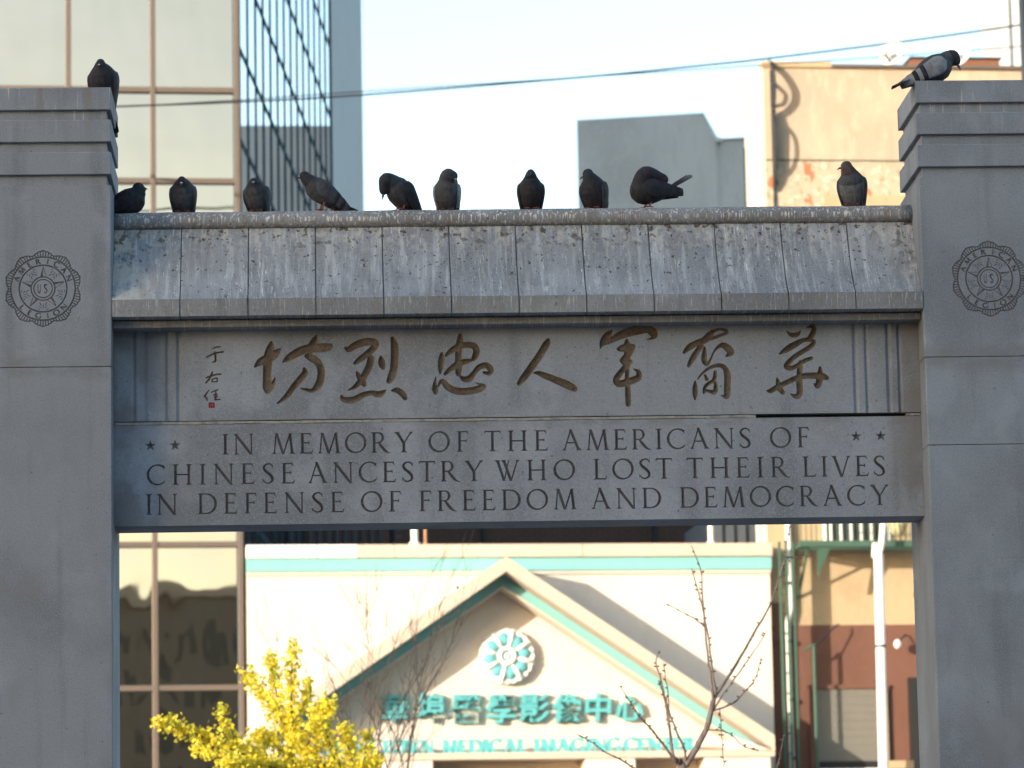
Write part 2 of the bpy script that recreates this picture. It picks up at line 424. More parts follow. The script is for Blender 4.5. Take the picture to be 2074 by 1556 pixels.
def word(txt, x0, x1, z, h, T=.135, t=.065, sf=True):
    gl = [glyph(c, T, t, sf) for c in txt]; tot = sum(g[1] for g in gl)*h
    n = len(gl); gap = (x1-x0-tot)/max(n-1,1); k = 1.
    if gap < .04*h: gap = .04*h; k = (x1-x0-gap*(n-1))/tot
    if n > 1 and gap > .45*h: pass
    out = []; x = x0
    for (P, wd), c in zip(gl, txt):
        out.append((c, [[(x+a*h*k, z+b*h) for a, b in p] for p in P])); x += wd*h*k + gap
    return out

def engrave(rect, glyphs, y, depth, plate_mb, vcut=True):
    """chisel glyphs into the face of a slab: returns {glyph index: V-cut floor}, adds face and cut walls to plate_mb"""
    V = [Vector(p) for p in ccw(rect)]; F = [list(range(len(V)))]; own = [-1]; E = []
    for gi, (nm, polys) in enumerate(glyphs):
        for p in polys:
            p = ccw(p); b = len(V)
            if vcut and len(p) == 4:
                d = [math.hypot(p[i][0]-p[(i+1)%4][0], p[i][1]-p[(i+1)%4][1]) for i in range(4)]
                if d[0]+d[2] > d[1]+d[3]: p = p[1:]+p[:1]
                m0 = ((p[0][0]+p[1][0])/2, (p[0][1]+p[1][1])/2); m1 = ((p[2][0]+p[3][0])/2, (p[2][1]+p[3][1])/2)
                V += [Vector(q) for q in (p[0], m0, p[1], p[2], m1, p[3])]
                F.append(list(range(b, b+6))); E.append((b+1, b+4))
            else:
                V += [Vector(q) for q in p]; F.append(list(range(b, b+len(p))))
                if vcut and len(p) > 4: V.append(Vector((sum(q[0] for q in p)/len(p), sum(q[1] for q in p)/len(p))))
            own.append(gi)
    v, e, f, ov, oe, of = delaunay_2d_cdt(V, E, F, 0, 1e-6, True)
    side = {}; floors = {}; plate = []
    cell = .02; bins = {}
    for fi in range(1, len(F)):
        p = [V[i] for i in F[fi]]; p = p if len(p) != 6 or not vcut else [p[0],p[2],p[3],p[5]]; xs = [q.x for q in p]; zs = [q.y for q in p]
        for i in range(int(min(xs)//cell), int(max(xs)//cell)+1):
            for j in range(int(min(zs)//cell), int(max(zs)//cell)+1): bins.setdefault((i,j), []).append((p, own[fi]))
    rx = [q[0] for q in rect]; rz = [q[1] for q in rect]; bx = (min(rx), max(rx), min(rz), max(rz))
    for tri in f:
        cx = sum(v[i].x for i in tri)/3; cz = sum(v[i].y for i in tri)/3; g = None
        if not (bx[0] < cx < bx[1] and bx[2] < cz < bx[3]): continue
        for p, o_ in bins.get((int(cx//cell), int(cz//cell)), ()):
            for i in range(len(p)):
                a, b = p[i-1], p[i]
                if (b.x-a.x)*(cz-a.y)-(b.y-a.y)*(cx-a.x) < -1e-9: break
            else: g = o_; break
        if g is not None: floors.setdefault(g, []).append(tri)
        else: plate.append(tri)
        k = 1 if g is not None else 0
        for a, b in zip(tri, list(tri[1:])+list(tri[:1])): side[(a, b)] = k
    plate_mb.add([(p.x, y, p.y) for p in v], plate)
    lip = .0015 if vcut else depth
    walls = MB(); rim = set(); rb = {}; c2 = .011
    for (a, b), k in side.items():
        if k == 0 and side.get((b, a)) == 1:
            walls.add([(v[a].x,y,v[a].y),(v[b].x,y,v[b].y),(v[b].x,y+lip,v[b].y),(v[a].x,y+lip,v[a].y)], [(0,1,2,3)])
            rim.add(a); rim.add(b)
            m_ = (v[a]+v[b])/2; rb.setdefault((int(m_.x//c2), int(m_.y//c2)), []).append((v[a], v[b]))
    plate_mb.add(walls.v, walls.f)
    def dist(p):
        best = c2; i, j = int(p.x//c2), int(p.y//c2)
        for di in (-1,0,1):
            for dj in (-1,0,1):
                for a, b in rb.get((i+di,j+dj), ()):
                    ab = b-a; t = max(0, min(1, (p-a).dot(ab)/max(ab.length_squared,1e-12))); best = min(best, (p-a-ab*t).length)
        return best
    res = {}
    for g, tris in floors.items():
        ids = sorted({i for tr in tris for i in tr}); mp = {i: k for k, i in enumerate(ids)}; vv = []
        for i in ids:
            dp = lip if (i in rim or not vcut) else lip + min(depth-lip, dist(v[i])*1.15)
            vv.append((v[i].x, y+dp, v[i].y))
        res[g] = MB().add(vv, [tuple(mp[i] for i in tr) for tr in tris])
    return res

# ------------------------------------------------------------------ ground
g = MB().add([(-1500,-1500,0),(1500,-1500,0),(1500,1500,0),(-1500,1500,0)], [(0,1,2,3)]).build('ground', M_ASPHALT, recalc=False)
tag(g, 'grey asphalt of the square', None, None, 'structure')
pv = MB().box(-14,14,-26,24,-.2,.13).build('pavement', M_PAVE); tag(pv, 'pale paved plaza round the arch', None, None, 'structure')
pv = MB().box(-30,40,37.5,41.0,-.2,.13).build('pavement', M_PAVE); tag(pv, 'pavement along the far side of the street', None, None, 'structure')

# ------------------------------------------------------------------ the memorial arch
WX = 1.859; PW = .62; PD = .60; YL = .18
arch = empty('memorial_arch', (0,0,.13), 0, 'grey granite memorial arch with carved inscription, twin pillars and sloped stone roof', 'arch')
def A(o): o.location.z -= .13; return o         # parts are written in world heights

def emblem(cx, cz):
    """ring badge: rays, two circles, lettering, star"""
    S = .173; P = []; lw = .0042
    def ring(r, w_): P.extend(ribbon([(cx+r*math.cos(2*PI*k/56), cz+r*math.sin(2*PI*k/56), w_) for k in range(57)]))
    ring(.146, .007); ring(.108, .007); ring(.054, .006); ring(.042, .005)
    outline = []; N = 10
    for k in range(N):
        a0 = PI/2 + 2*PI*k/N
        for da, r in ((-.30,.158),(-.235,.160),(-.23,.166),(-.155,.165),(-.15,.171),(-.075,.171),(-.0,.177),(.075,.171),(.15,.171),(.155,.165),(.23,.166),(.235,.160)):
            outline.append((cx+r*math.cos(a0+da), cz+r*math.sin(a0+da)))
        for da, r in ((-.23,.166),(-.15,.171),(-.075,.172),(0,.176),(.075,.172),(.15,.171),(.23,.166),(.314,.158)):
            P.append(seg(cx+.148*math.cos(a0+da), cz+.148*math.sin(a0+da), cx+r*math.cos(a0+da), cz+r*math.sin(a0+da), .0046))
    for i in range(len(outline)): P.append(seg(*outline[i-1], *outline[i], .0055))
    for txt, mid, step, flip in (('AMERICAN', 90, 19.5, False), ('LEGION', 270, 19, True)):
        for i, c in enumerate(txt):
            a = math.radians(mid + (-1 if not flip else 1)*(((len(txt)-1)/2)-i)*-step) if not flip else math.radians(mid + (i-(len(txt)-1)/2)*step)
            if not flip: a = math.radians(mid - (i-(len(txt)-1)/2)*step)
            G, wd = glyph(c, .25, .20, False); h = .0245
            r = .127; ux, uz = (math.cos(a), math.sin(a)); tx, tz = (math.sin(a), -math.cos(a))
            if flip: ux, uz, tx, tz = -ux, -uz, -tx, -tz
            ox, oz = cx+r*math.cos(a), cz+r*math.sin(a)
            for p in G: P.append([(ox+tx*(x-wd/2)*h*1.15+ux*(y-.5)*h, oz+tz*(x-wd/2)*h*1.15+uz*(y-.5)*h) for x, y in p])
    for i, c in enumerate('US'):
        G, wd = glyph(c, .16, .14, False); h = .040
        for p in G: P.append([(cx+(-.0265+.029*i)+x*h*.72/max(wd,.6)*.6, cz-h/2+y*h) for x, y in p])
    # star points between the inner ring and the circle, half of each cut deeper, wreath leaves between them
    for k in range(5):
        a = PI/2 + 2*PI*k/5; tip = (cx+.100*math.cos(a), cz+.100*math.sin(a))
        b0 = (cx+.057*math.cos(a-.26), cz+.057*math.sin(a-.26)); b1 = (cx+.057*math.cos(a+.20), cz+.057*math.sin(a+.20)); m_ = (cx+.057*math.cos(a), cz+.057*math.sin(a))
        P.append([tip, b1, m_]); P.append(seg(*tip, *b0, .003)); P.append(seg(*tip, *b1, .003))
        am = a + PI/5
        for r, da, l, ang in ((.072,-.16,.020,.5),(.072,.16,.020,-.5),(.086,-.15,.019,.7),(.086,.15,.019,-.7),(.082,0,.026,0),(.097,-.20,.015,1.1),(.097,.20,.015,-1.1)):
            x, z = cx+r*math.cos(am+da), cz+r*math.sin(am+da); d = am+ang
            c, s = math.cos(d)*l/2, math.sin(d)*l/2
            P.append(seg(x-c, z-s, x, z, .0012, .0042)); P.append(seg(x, z, x+c, z+s, .0042, .0012))
    return P

def pillar(sx):
    x_in, x_out = sx*WX, sx*(WX+PW); x0, x1 = min(x_in,x_out), max(x_in,x_out)
    core = MB().box(x0+.022, x1-.022, .024, PD-.022, .2, 5.75)
    p = A(core.build('pillar', M_STONE, arch))
    if sx < 0: p['label'] = 'left pillar of the arch with a carved round emblem'
    else: p['label'] = 'right pillar of the arch with a carved round emblem'
    def sub(o): o.location = (0,0,0); return o
    # capital: three slabs with deep shadow joints between them
    for zb, zt in ((5.695,5.80),(5.545,5.648),(5.392,5.497)):
        sub(MB().box(x0, x1, 0, PD, zb, zt).build('cap_slab', M_STONE, p, bevel=.004))
    # shaft blocks
    jz = [5.344, 4.4986, 4.094, .13] if sx > 0 else [5.344, 4.4986, .13]
    for i in range(len(jz)-1):
        zt, zb = jz[i], jz[i+1]; gp = .003 if i != 1 else .0004
        mb = MB()
        if i == 0:
            gl = [('emblem', emblem(sx*2.169, 4.8625))]
            r = engrave([(x0+.004,zb+gp),(x1-.004,zb+gp),(x1-.004,zt-.004),(x0+.004,zt-.004)], gl, 0, .005, mb)
            e = sub(r[0].build('emblem', M_SEALCUT, p, recalc=False)); e['kind'] = 'stuff'; e['label'] = 'carved round badge with a star, rays and the words American Legion'
            if sx > 0: e['label'] = 'carved round badge on the right pillar, cut by the picture edge'
        else: mb.add([(x0+.004,0,zb+gp),(x1-.004,0,zb+gp),(x1-.004,0,zt-gp),(x0+.004,0,zt-gp)], [(0,1,2,3)])
        a, b = zb+gp, zt-(gp if i else .004)
        c = .004
        loop = [(x0+c,0),(x0,c),(x0,PD),(x1,PD),(x1,c),(x1-c,0)]
        for k in range(5):
            (xa,ya),(xb,yb) = loop[k], loop[k+1]
            mb.add([(xa,ya,a),(xb,yb,a),(xb,yb,b),(xa,ya,b)], [(0,1,2,3)])
        for zz in (a, b): mb.add([(x,y,zz) for x,y in loop], [tuple(range(6))])
        sub(mb.build('shaft_block', M_STONE, p))
    return p
pillar(-1); pillar(1)

# -- lower lintel with the three lines of the inscription
x0, x1 = -WX+.001, WX-.001
low = A(MB().box(x0, x1, YL+.016, YL+.26, 3.789, 4.254).build('inscribed_lintel', M_LINTEL, arch, label='stone lintel with three carved lines and four stars'))
CAPH = .0955
rows = [(4.1135, [('IN',449,515),('MEMORY',551,838),('OF',868,950),('THE',981,1111),('AMERICANS',1139,1522),('OF',1560,1640)], 910),
        (3.9765, [('CHINESE',297,598),('ANCESTRY',624,980),('WHO',1003,1165),('LOST',1202,1362),('THEIR',1391,1600),('LIVES',1626,1794)], 960),
        (3.8405, [('IN',294,360),('DEFENSE',400,698),('OF',731,813),('FREEDOM',849,1168),('AND',1198,1340),('DEMOCRACY',1377,1802)], 1025)]
gl = []
for z, words, py in rows:
    for t_, a, b in words: gl += word(t_, ARCH.pick(a,py,YL)[0], ARCH.pick(b,py,YL)[0], z, CAPH)
for px, py in ((304.5,903),(354.5,902),(1734,884),(1784,883)):
    x, z = ARCH.pick(px, py, YL); gl.append(('star', star(x, z, .0275)))
mb = MB()
cut = engrave([(x0,3.789),(x1,3.789),(x1,4.254),(x0,4.254)], gl, YL, .010, mb)
mb.add([(x0,YL,3.789),(x1,YL,3.789),(x1,YL+.016,3.789),(x0,YL+.016,3.789)], [(0,3,2,1)])
mb.add([(x0,YL,4.254),(x1,YL,4.254),(x1,YL+.016,4.254),(x0,YL+.016,4.254)], [(0,1,2,3)])
mb.build('carved_face', M_LINTEL, low, recalc=False)
for gi, fb in cut.items(): fb.build('star' if gl[gi][0] == 'star' else 'letter', M_CUT, low, recalc=False)

# -- calligraphy panel above it, stroke by stroke
def zoomed(ox, oy, s, strokes):
    out = []
    for st in strokes:
        pts = []
        for X, Y, w_ in st:
            x, z = ARCH.pick(ox+X/s, oy+Y/s, YL); pts.append((x, z, max(w_,8)/s/445.))
        out += brush(pts)
    return out
CA = (480,650,5.458); CB = (850,650,5.458); CC = (1180,640,5.458); CD = (1500,640,5.458); CS = (380,680,9.725)
chars = [
 (CA, [[(200,505,30),(255,455,85),(330,425,105),(420,365,95),(478,312,18)],
       [(380,240,35),(368,300,85),(345,400,105),(335,520,98),(332,640,95),(338,740,108),(338,785,55)],
       [(350,745,90),(395,700,60),(420,625,10)],
       [(880,165,34),(860,210,75),(832,280,100),(800,330,90)],
       [(508,455,20),(570,410,78),(680,345,95),(780,310,98),(900,300,102),(1000,292,95),(1040,275,50)],
       [(768,388,50),(815,408,82),(880,445,85),(925,520,86),(928,620,86),(898,710,86),(830,772,50),(765,760,36),(705,748,18)],
       [(742,532,40),(752,572,68),(700,642,75),(622,735,70),(542,838,58),(452,910,25)]]),
 (CA, [[(1203,300,40),(1235,318,66),(1300,275,82),(1400,238,92),(1490,232,88),(1535,255,76),(1500,310,76),(1430,372,72),(1352,432,66),(1302,468,38)],
       [(1452,385,36),(1478,415,76),(1465,490,80),(1422,580,78),(1372,660,72),(1302,730,48),(1228,768,14)],
       [(1325,570,30),(1348,612,60),(1388,670,76),(1408,708,52)],
       [(1590,398,30),(1596,440,72),(1605,490,78),(1620,525,36)],
       [(1718,195,50),(1740,270,85),(1742,400,88),(1732,530,86),(1706,620,88),(1682,665,70)],
       [(1158,828,30),(1170,862,60),(1230,880,74),(1310,865,76),(1390,822,66),(1480,797,58),(1560,812,74),(1602,800,66),(1650,762,10)],
       [(1718,772,30),(1770,768,66),(1830,808,72),(1858,855,56)]]),
 (CB, [[(450,160,52),(445,220,76),(430,320,76),(428,420,76),(430,500,80),(428,585,66)],
       [(245,365,42),(240,430,72),(230,510,62),(228,582,24)],
       [(290,388,28),(340,338,62),(420,288,72),(520,264,68),(600,280,76),(628,335,78),(612,392,70),(592,425,52)],
       [(282,588,40),(332,540,58),(420,482,76),(500,452,66),(568,438,40)],
       [(180,622,12),(166,700,46),(172,760,74),(176,795,50)],
       [(202,730,20),(236,672,46),(268,682,66),(310,730,78),(380,768,80),(480,782,84),(590,770,80),(678,745,80),(715,722,46)],
       [(712,715,40),(660,700,26),(616,684,8)],
       [(452,616,30),(492,645,66),(550,638,76),(602,575,58),(660,512,66),(740,492,68),(785,540,72),(768,582,50),(712,572,36)]]),
 (CB, [[(1420,215,50),(1398,262,80),(1320,390,84),(1230,520,84),(1142,640,78),(1098,695,52)],
       [(1252,575,10),(1312,578,52),(1400,612,74),(1520,660,84),(1640,712,92),(1712,752,72)]]),
 (CC, [[(320,162,26),(272,220,86),(222,290,66),(196,358,14)],
       [(212,312,46),(310,272,66),(400,222,88),(500,182,106),(620,156,106),(720,142,96),(785,192,96),(785,238,46),(712,262,12)],
       [(490,262,28),(490,320,76),(495,400,78),(490,500,74),(493,600,54),(492,700,54),(500,800,64),(503,900,66),(505,978,62)],
       [(395,370,40),(432,360,80),(500,345,88),(560,335,54)],
       [(560,342,54),(512,420,72),(442,490,64),(482,510,86),(528,505,54)],
       [(500,532,66),(432,612,66),(372,702,76),(402,750,82),(480,736,82),(560,710,82),(618,680,72),(618,622,54),(562,586,12)]]),
 (CC, [[(1122,403,38),(1182,346,72),(1260,302,72),(1340,272,78),(1400,218,84),(1448,168,44),(1520,147,28),(1580,160,40),(1588,190,40),(1500,224,38),(1420,255,38)],
       [(1312,332,62),(1260,402,66),(1210,482,66),(1172,552,42)],
       [(1350,352,28),(1345,420,56),(1346,500,66),(1380,533,46),(1420,470,24),(1450,400,22),(1500,342,38),(1560,326,72),(1618,370,86),(1636,410,74),(1582,448,16)],
       [(1245,722,18),(1243,780,54),(1243,860,58),(1243,922,24)],
       [(1274,698,18),(1320,640,28),(1400,577,38),(1500,547,48),(1568,572,58),(1600,650,78),(1600,750,76),(1597,850,76),(1590,895,54),(1534,880,16)],
       [(1352,655,30),(1375,700,46)], [(1466,618,38),(1462,680,48),(1442,710,38)],
       [(1342,848,34),(1350,792,38),(1400,742,42),(1450,728,46),(1472,762,46),(1460,840,56),(1402,834,38),(1352,820,36)]]),
 (CD, [[(507,167,12),(550,205,46),(600,214,60),(640,195,46),(662,162,10)],
       [(728,130,10),(790,112,46),(812,142,56),(790,210,66),(752,258,54)],
       [(434,418,24),(500,376,66),(600,316,72),(700,268,52),(780,268,46),(812,288,46),(780,335,56),(700,386,56),(600,450,56),(520,525,60),(512,568,64),(580,574,52),(650,530,46),(720,492,50),(785,467,42)],
       [(655,492,18),(655,560,62),(648,660,64),(650,760,74),(654,848,72),(620,892,64),(558,866,20)],
       [(292,825,18),(332,830,56),(400,790,62),(500,741,62),(600,696,66),(700,666,66),(800,660,72),(900,666,80),(955,686,54)],
       [(405,692,24),(415,740,56),(430,800,66),(468,846,54)],
       [(880,572,34),(880,640,66),(870,720,76),(850,775,64),(808,746,12)]]),
 (CS, [[(482,262,12),(550,230,34),(648,220,24)], [(372,430,22),(450,386,34),(540,346,34),(698,320,38)], [(530,312,24),(545,380,42),(550,460,42),(544,508,38),(482,525,22)]]),
 (CS, [[(490,712,28),(470,770,42),(430,850,42),(362,932,32)], [(368,830,34),(450,800,38),(560,766,34),(652,760,34)], [(480,862,24),(482,908,32)], [(487,864,24),(575,836,32),(585,908,32)], [(585,908,28),(482,910,24)]]),
 (CS, [[(425,1072,18),(370,1140,34),(326,1204,34)], [(342,1190,28),(370,1230,42),(385,1272,32)], [(452,1130,12),(520,1092,28),(598,1066,28)], [(560,1090,18),(555,1150,38),(550,1250,38)], [(512,1165,32),(580,1162,32)], [(522,1210,28),(590,1202,28)], [(532,1265,32),(636,1256,32)]]),
]
z0p, z1p = 4.272, 4.712
gl = [('character', zoomed(*c[0], c[1])) for c in chars]
xa, za = ARCH.pick(380+412/9.725, 680+1425/9.725, YL); xb, zb = ARCH.pick(380+535/9.725, 680+1316/9.725, YL)
gl.append(('seal', [[(xa,za+.002),(xa+.002,za),(xb-.002,za),(xb,za+.002),(xb,zb-.002),(xb-.002,zb),(xa+.002,zb),(xa,zb-.002)]]))
grooves = [(1.547,1.575),(1.602,1.626),(1.702,1.731),(1.755,1.779)]
for a, b in grooves:
    for s in (-1, 1): gl.append(('groove', [[(min(s*a,s*b),z0p-.01),(max(s*a,s*b),z0p-.01),(max(s*a,s*b),z1p+.01),(min(s*a,s*b),z1p+.01)]]))
upp = A(MB().box(x0, x1, YL+.016, YL+.26, z0p, z1p).build('calligraphy_panel', M_LINTEL, arch, label='stone panel with seven large brush written characters in worn gold'))
mb = MB(); cut = engrave([(x0,z0p),(x1,z0p),(x1,z1p),(x0,z1p)], gl, YL, .011, mb)
mb.add([(x0,YL,z0p),(x1,YL,z0p),(x1,YL+.016,z0p),(x0,YL+.016,z0p)], [(0,3,2,1)])
mb.build('carved_face', M_LINTEL, upp, recalc=False)
def islands(mb):
    par = list(range(len(mb.v)))
    def find(i):
        while par[i] != i: par[i] = par[par[i]]; i = par[i]
        return i
    for f in mb.f:
        for i in f[1:]: par[find(i)] = find(f[0])
    out = {}
    for f in mb.f: out.setdefault(find(f[0]), []).append(f)
    res = []
    for fs in out.values():
        ids = sorted({i for f in fs for i in f}); mp = {i: k for k, i in enumerate(ids)}
        res.append(MB().add([mb.v[i] for i in ids], [tuple(mp[i] for i in f) for f in fs]))
    return res
for gi, fb in cut.items():
    nm = gl[gi][0]
    if nm == 'character':
        for p in islands(fb): p.build('brush_stroke', M_GILT, upp, recalc=False)
        continue
    o = fb.build({'seal':'red_seal','groove':'groove'}[nm], {'seal':M_RED,'groove':M_LINTEL}[nm], upp, recalc=False)
    if nm == 'seal': o['label'] = 'small red square seal mark under the signature'
w_ = (xb-xa)
lines = MB()
for fx in (.34, .66):
    lines.box(xa+w_*fx-.0008, xa+w_*fx+.0008, YL+.0008, YL+.0115, za+.006, zb-.006)
for fz in (.3, .58):
    lines.box(xa+.005, xb-.005, YL+.0009, YL+.0115, za+w_*fz, za+w_*fz+.0014)
lines.build('seal_lines', M_MORTAR, upp)
# open joint between panel and lintel, partly filled with old mortar
A(MB().box(x0, x1, YL+.05, YL+.24, 4.2545, 4.2715).build('joint_core', M_VOID, arch))
def ragged(xs, xe, n, yf, zt, zb):
    m = MB(); pts_t = []; pts_b = []
    for i in range(n+1):
        x = xs+(xe-xs)*i/n; pts_t.append((x, zt-random.random()*.002)); pts_b.append((x, zb+random.random()*.003))
    for i in range(n): m.prism([pts_b[i],pts_b[i+1],pts_t[i+1],pts_t[i]], yf, YL+.06)
    return m
xg = ARCH.pick(1531, 843, YL)[0]; xg2 = ARCH.pick(1836, 838, YL)[0]
A(ragged(x0+.002, xg, 40, YL+.004, 4.2695, 4.2555).build('mortar_strip', M_MORTAR, arch))
A(ragged(xg2, x1-.002, 3, YL+.006, 4.2690, 4.2555).build('mortar_strip', M_MORTAR, arch))

# -- roof: core, twelve slabs, eave mouldings, ridge roll
A(MB().box(x0, x1, .08, .52, 4.690, 4.722).build('moulding', M_FASCIA, arch, bevel=.003))
prof = [(-.004,4.7275),(-.006,4.806),(.035,4.835),(.085,4.888),(.135,4.955),(.185,5.040),(.235,5.150),(.25,5.187)]
inner = [(.30,5.187),(.30,4.7275)]
core = [(.01,4.73),(.01,4.795),(.05,4.83),(.10,4.885),(.15,4.955),(.20,5.045),(.25,5.16),(.30,5.18),(.35,5.16),(.40,5.045),(.45,4.955),(.50,4.885),(.55,4.83),(.59,4.795),(.59,4.73)]
roof = A(MB().prism_x(core, x0, x1).build('roof', M_JOINT, arch, label='sloped stone roof of twelve slabs stained by bird droppings'))
N = 12; pw = (x1-x0)/N
for side in (0, 1):
    for i in range(N):
        a, b = x0+i*pw+(.0025 if i else 0), x0+(i+1)*pw-(.0025 if i < N-1 else 0)
        dz = random.uniform(-.0012,.0012); dy = random.uniform(-.001,.001)
        pr = [(y+dy, z+(dz if z > 4.73 else 0)) for y, z in prof] + inner
        if side: pr = [(.60-y, z) for y, z in pr]
        m = MB().prism_x(pr, a, b); me = m.mesh('roof_slab', M_ROOF); me.materials.append(M_FASCIA)
        for p in me.polygons:
            if abs(p.normal.y) > .98 and p.center.z < 4.80: p.material_index = 1
        o = link('roof_slab', me, roof)
rp = []
for k in range(17):
    a = PI*(-.22) + (PI*1.44)*k/16
    rp.append((.30+.078*math.cos(PI-a), 5.2165+.0525*math.sin(a)))
m = MB(); nseg = 60; rings = []
for i in range(nseg+1):
    x = x0+(x1-x0)*i/nseg; j = random.uniform(-.0012,.0012)
    rings.append([(x, y+j*.6, z+j) for y, z in rp])
ridge = m.loft(rings).build('ridge_roll', M_RIDGE, roof, smooth=True)

# ------------------------------------------------------------------ buildings behind the camera: one keeps the arch in shade, both show in the mirror glass
def block(name, loc, rz, wx, dy, h, mat, label, floors, bays, wall2=M_COPING):
    e = empty(name, loc, rz, label, 'building')
    MB().box(-wx/2, wx/2, 0, dy, 0, h).build('wall', mat, e)
    MB().box(-wx/2-.3, wx/2+.3, -.35, .0, h-.9, h-.2).build('cornice', wall2, e)
    fh = (h-1.5)/floors; bw = wx/bays
    wm = MB().box(-.55,.55,-.06,.0,0,1.7).mesh('window', M_BLIND)
    for i in range(bays):
        for j in range(floors):
            o = link('window', wm, e); o.location = (-wx/2+(i+.5)*bw, 0, .9+j*fh)
    return e
# its local -y face looks towards the arch
s45 = Vector((math.sin(SUN_AZ), math.cos(SUN_AZ), 0)); perp = Vector((-s45.y, s45.x, 0))
def back(k, L): return s45*L + Vector((.7071,-.7071,0))*k
c = back(-3.2+24, 55)
block('brick_tenement', (c.x, c.y, 0), math.radians(135), 48, 14, 20.5, M_REDBRICK, 'tall brick tenement across the square whose shadow covers the arch', 6, 16)
block('brick_tenement', (16, -64, 0), math.radians(180), 34, 14, 19.5, M_REDBRICK, 'long brick row mirrored dark in the bronze glass', 5, 12)
block('stone_tenement', (-6.5, -66, 0), math.radians(180), 10, 14, 25.0, M_GREYCONC, 'taller grey building beside the brick row in the mirror glass', 7, 4)

# ------------------------------------------------------------------ street row behind the arch
ST = Frame(0, 42, .08)
def lx(px, py, y=0.): return ST.pick(px, py, y)[0]
def lz(px, py, y=0.): return ST.pick(px, py, y)[1]
def street(name, label, cat): return empty(name, (0,42,0), .08, label, cat)

# -- office tower in bronze mirror glass
tow = street('glass_tower', 'office tower with bronze mirror glass front and blue ribbed side', 'building')
XC = lx(487, 600); cols = [XC-.03-1.292*k for k in range(0, 6)]
levels = [19.2, 17.75, 15.61, 14.18, 12.05, 9.99, 8.57, 6.40, 4.97, 2.8, 1.3]
def pane_mesh(x0_, x1_, z0_, z1_, bow, mat, tx=0, tz=0):
    m = MB(); n = 8
    for j in range(n+1):
        for i in range(n+1):
            u, v = i/n, j/n; d = bow*(1-(2*u-1)**2)*(1-(2*v-1)**2) + tx*(u-.5) + tz*(v-.5)
            m.v.append((x0_+(x1_-x0_)*u, .05-d, z0_+(z1_-z0_)*v))
    for j in range(n):
        for i in range(n): m.f.append((j*(n+1)+i, j*(n+1)+i+1, (j+1)*(n+1)+i+1, (j+1)*(n+1)+i))
    return m
fwid = .042
for k in range(5):
    for i in range(len(levels)-1):
        zt, zb = levels[i]-fwid, levels[i+1]+fwid
        low_ = zt < 9
        pane_mesh(cols[k+1]+fwid, cols[k]-fwid, zb, zt, random.uniform(.003,.006) if low_ else random.uniform(.001,.003), M_GLASSF,
                  random.uniform(-.003,.003), random.uniform(-.004,.004)).build('window_pane', M_GLASSF, tow, smooth=True, recalc=False)
for k in range(6): MB().box(cols[k]-fwid, cols[k]+fwid, -.04, .12, 0, 60).build('mullion', M_FRAME, tow, bevel=.008)
for z in levels:
    for k in range(5): MB().box(cols[k+1]+fwid+.001, cols[k]-fwid-.001, -.025, .12, z-fwid, z+fwid).build('transom', M_FRAME, tow, bevel=.006)
# side face, running back and to the right
sa = .08 - ST.a
sdx, sdy = math.sin(sa+2*0.0), math.cos(sa)
side_a = PI/2 - .08                                     # world heading of the side face
cw = ST.o + ST.ex*(XC+.015) + ST.ey*.06
sd_e = MB()
def SP(s_, z, out=0.):                                  # point on the side face in tower-local coordinates
    dv = Vector((math.sin(.08), math.cos(.08), 0)); nv = Vector((math.cos(.08), -math.sin(.08), 0))
    p = cw + dv*s_ + nv*out - ST.o
    return (p.dot(ST.ex), p.dot(ST.ey), z)
def sbox(s0, s1, o0, o1, z0, z1):
    m = MB(); v = [SP(s0,z0,o0),SP(s1,z0,o0),SP(s1,z0,o1),SP(s0,z0,o1),SP(s0,z1,o0),SP(s1,z1,o0),SP(s1,z1,o1),SP(s0,z1,o1)]
    return m.add(v, [(0,3,2,1),(4,5,6,7),(0,1,5,4),(1,2,6,5),(2,3,7,6),(3,0,4,7)])
BAY = 1.27; NB = 14
sl = [14.85 + 1.45*k for k in range(-8, 8)]
for i in range(NB):
    m = MB().add([SP(i*BAY,1,0),SP((i+1)*BAY,1,0),SP((i+1)*BAY,60,0),SP(i*BAY,60,0)], [(0,1,2,3)])
    m.build('side_glass', M_GLASSS, tow, recalc=False)
for i in range(NB+1): sbox(i*BAY-.03, i*BAY+.03, -.1, .018, 1, 60).build('side_mullion', M_MULL, tow)
for z in sl: sbox(.04, NB*BAY-.04, -.1, .010, z-.05, z+.05).build('side_transom', M_MULL, tow)
e_s = NB*BAY+.04
sbox(e_s, e_s+8.6, -.3, .03, 0, 60).build('end_panel', M_PANELBLUE, tow)
bk = MB(); q0 = SP(.2,0,-.3); q1 = SP(e_s+8.5,0,-.35)
bk.prism_z([(q0[0]-.05,.14),(q1[0]-.05,q1[1]),(q1[0]-8,q1[1]+.2),(q1[0]-6,56),(-46,56),(-46,.14)], 0, 60)
bk.build('tower_body', M_PANELBLUE, tow)

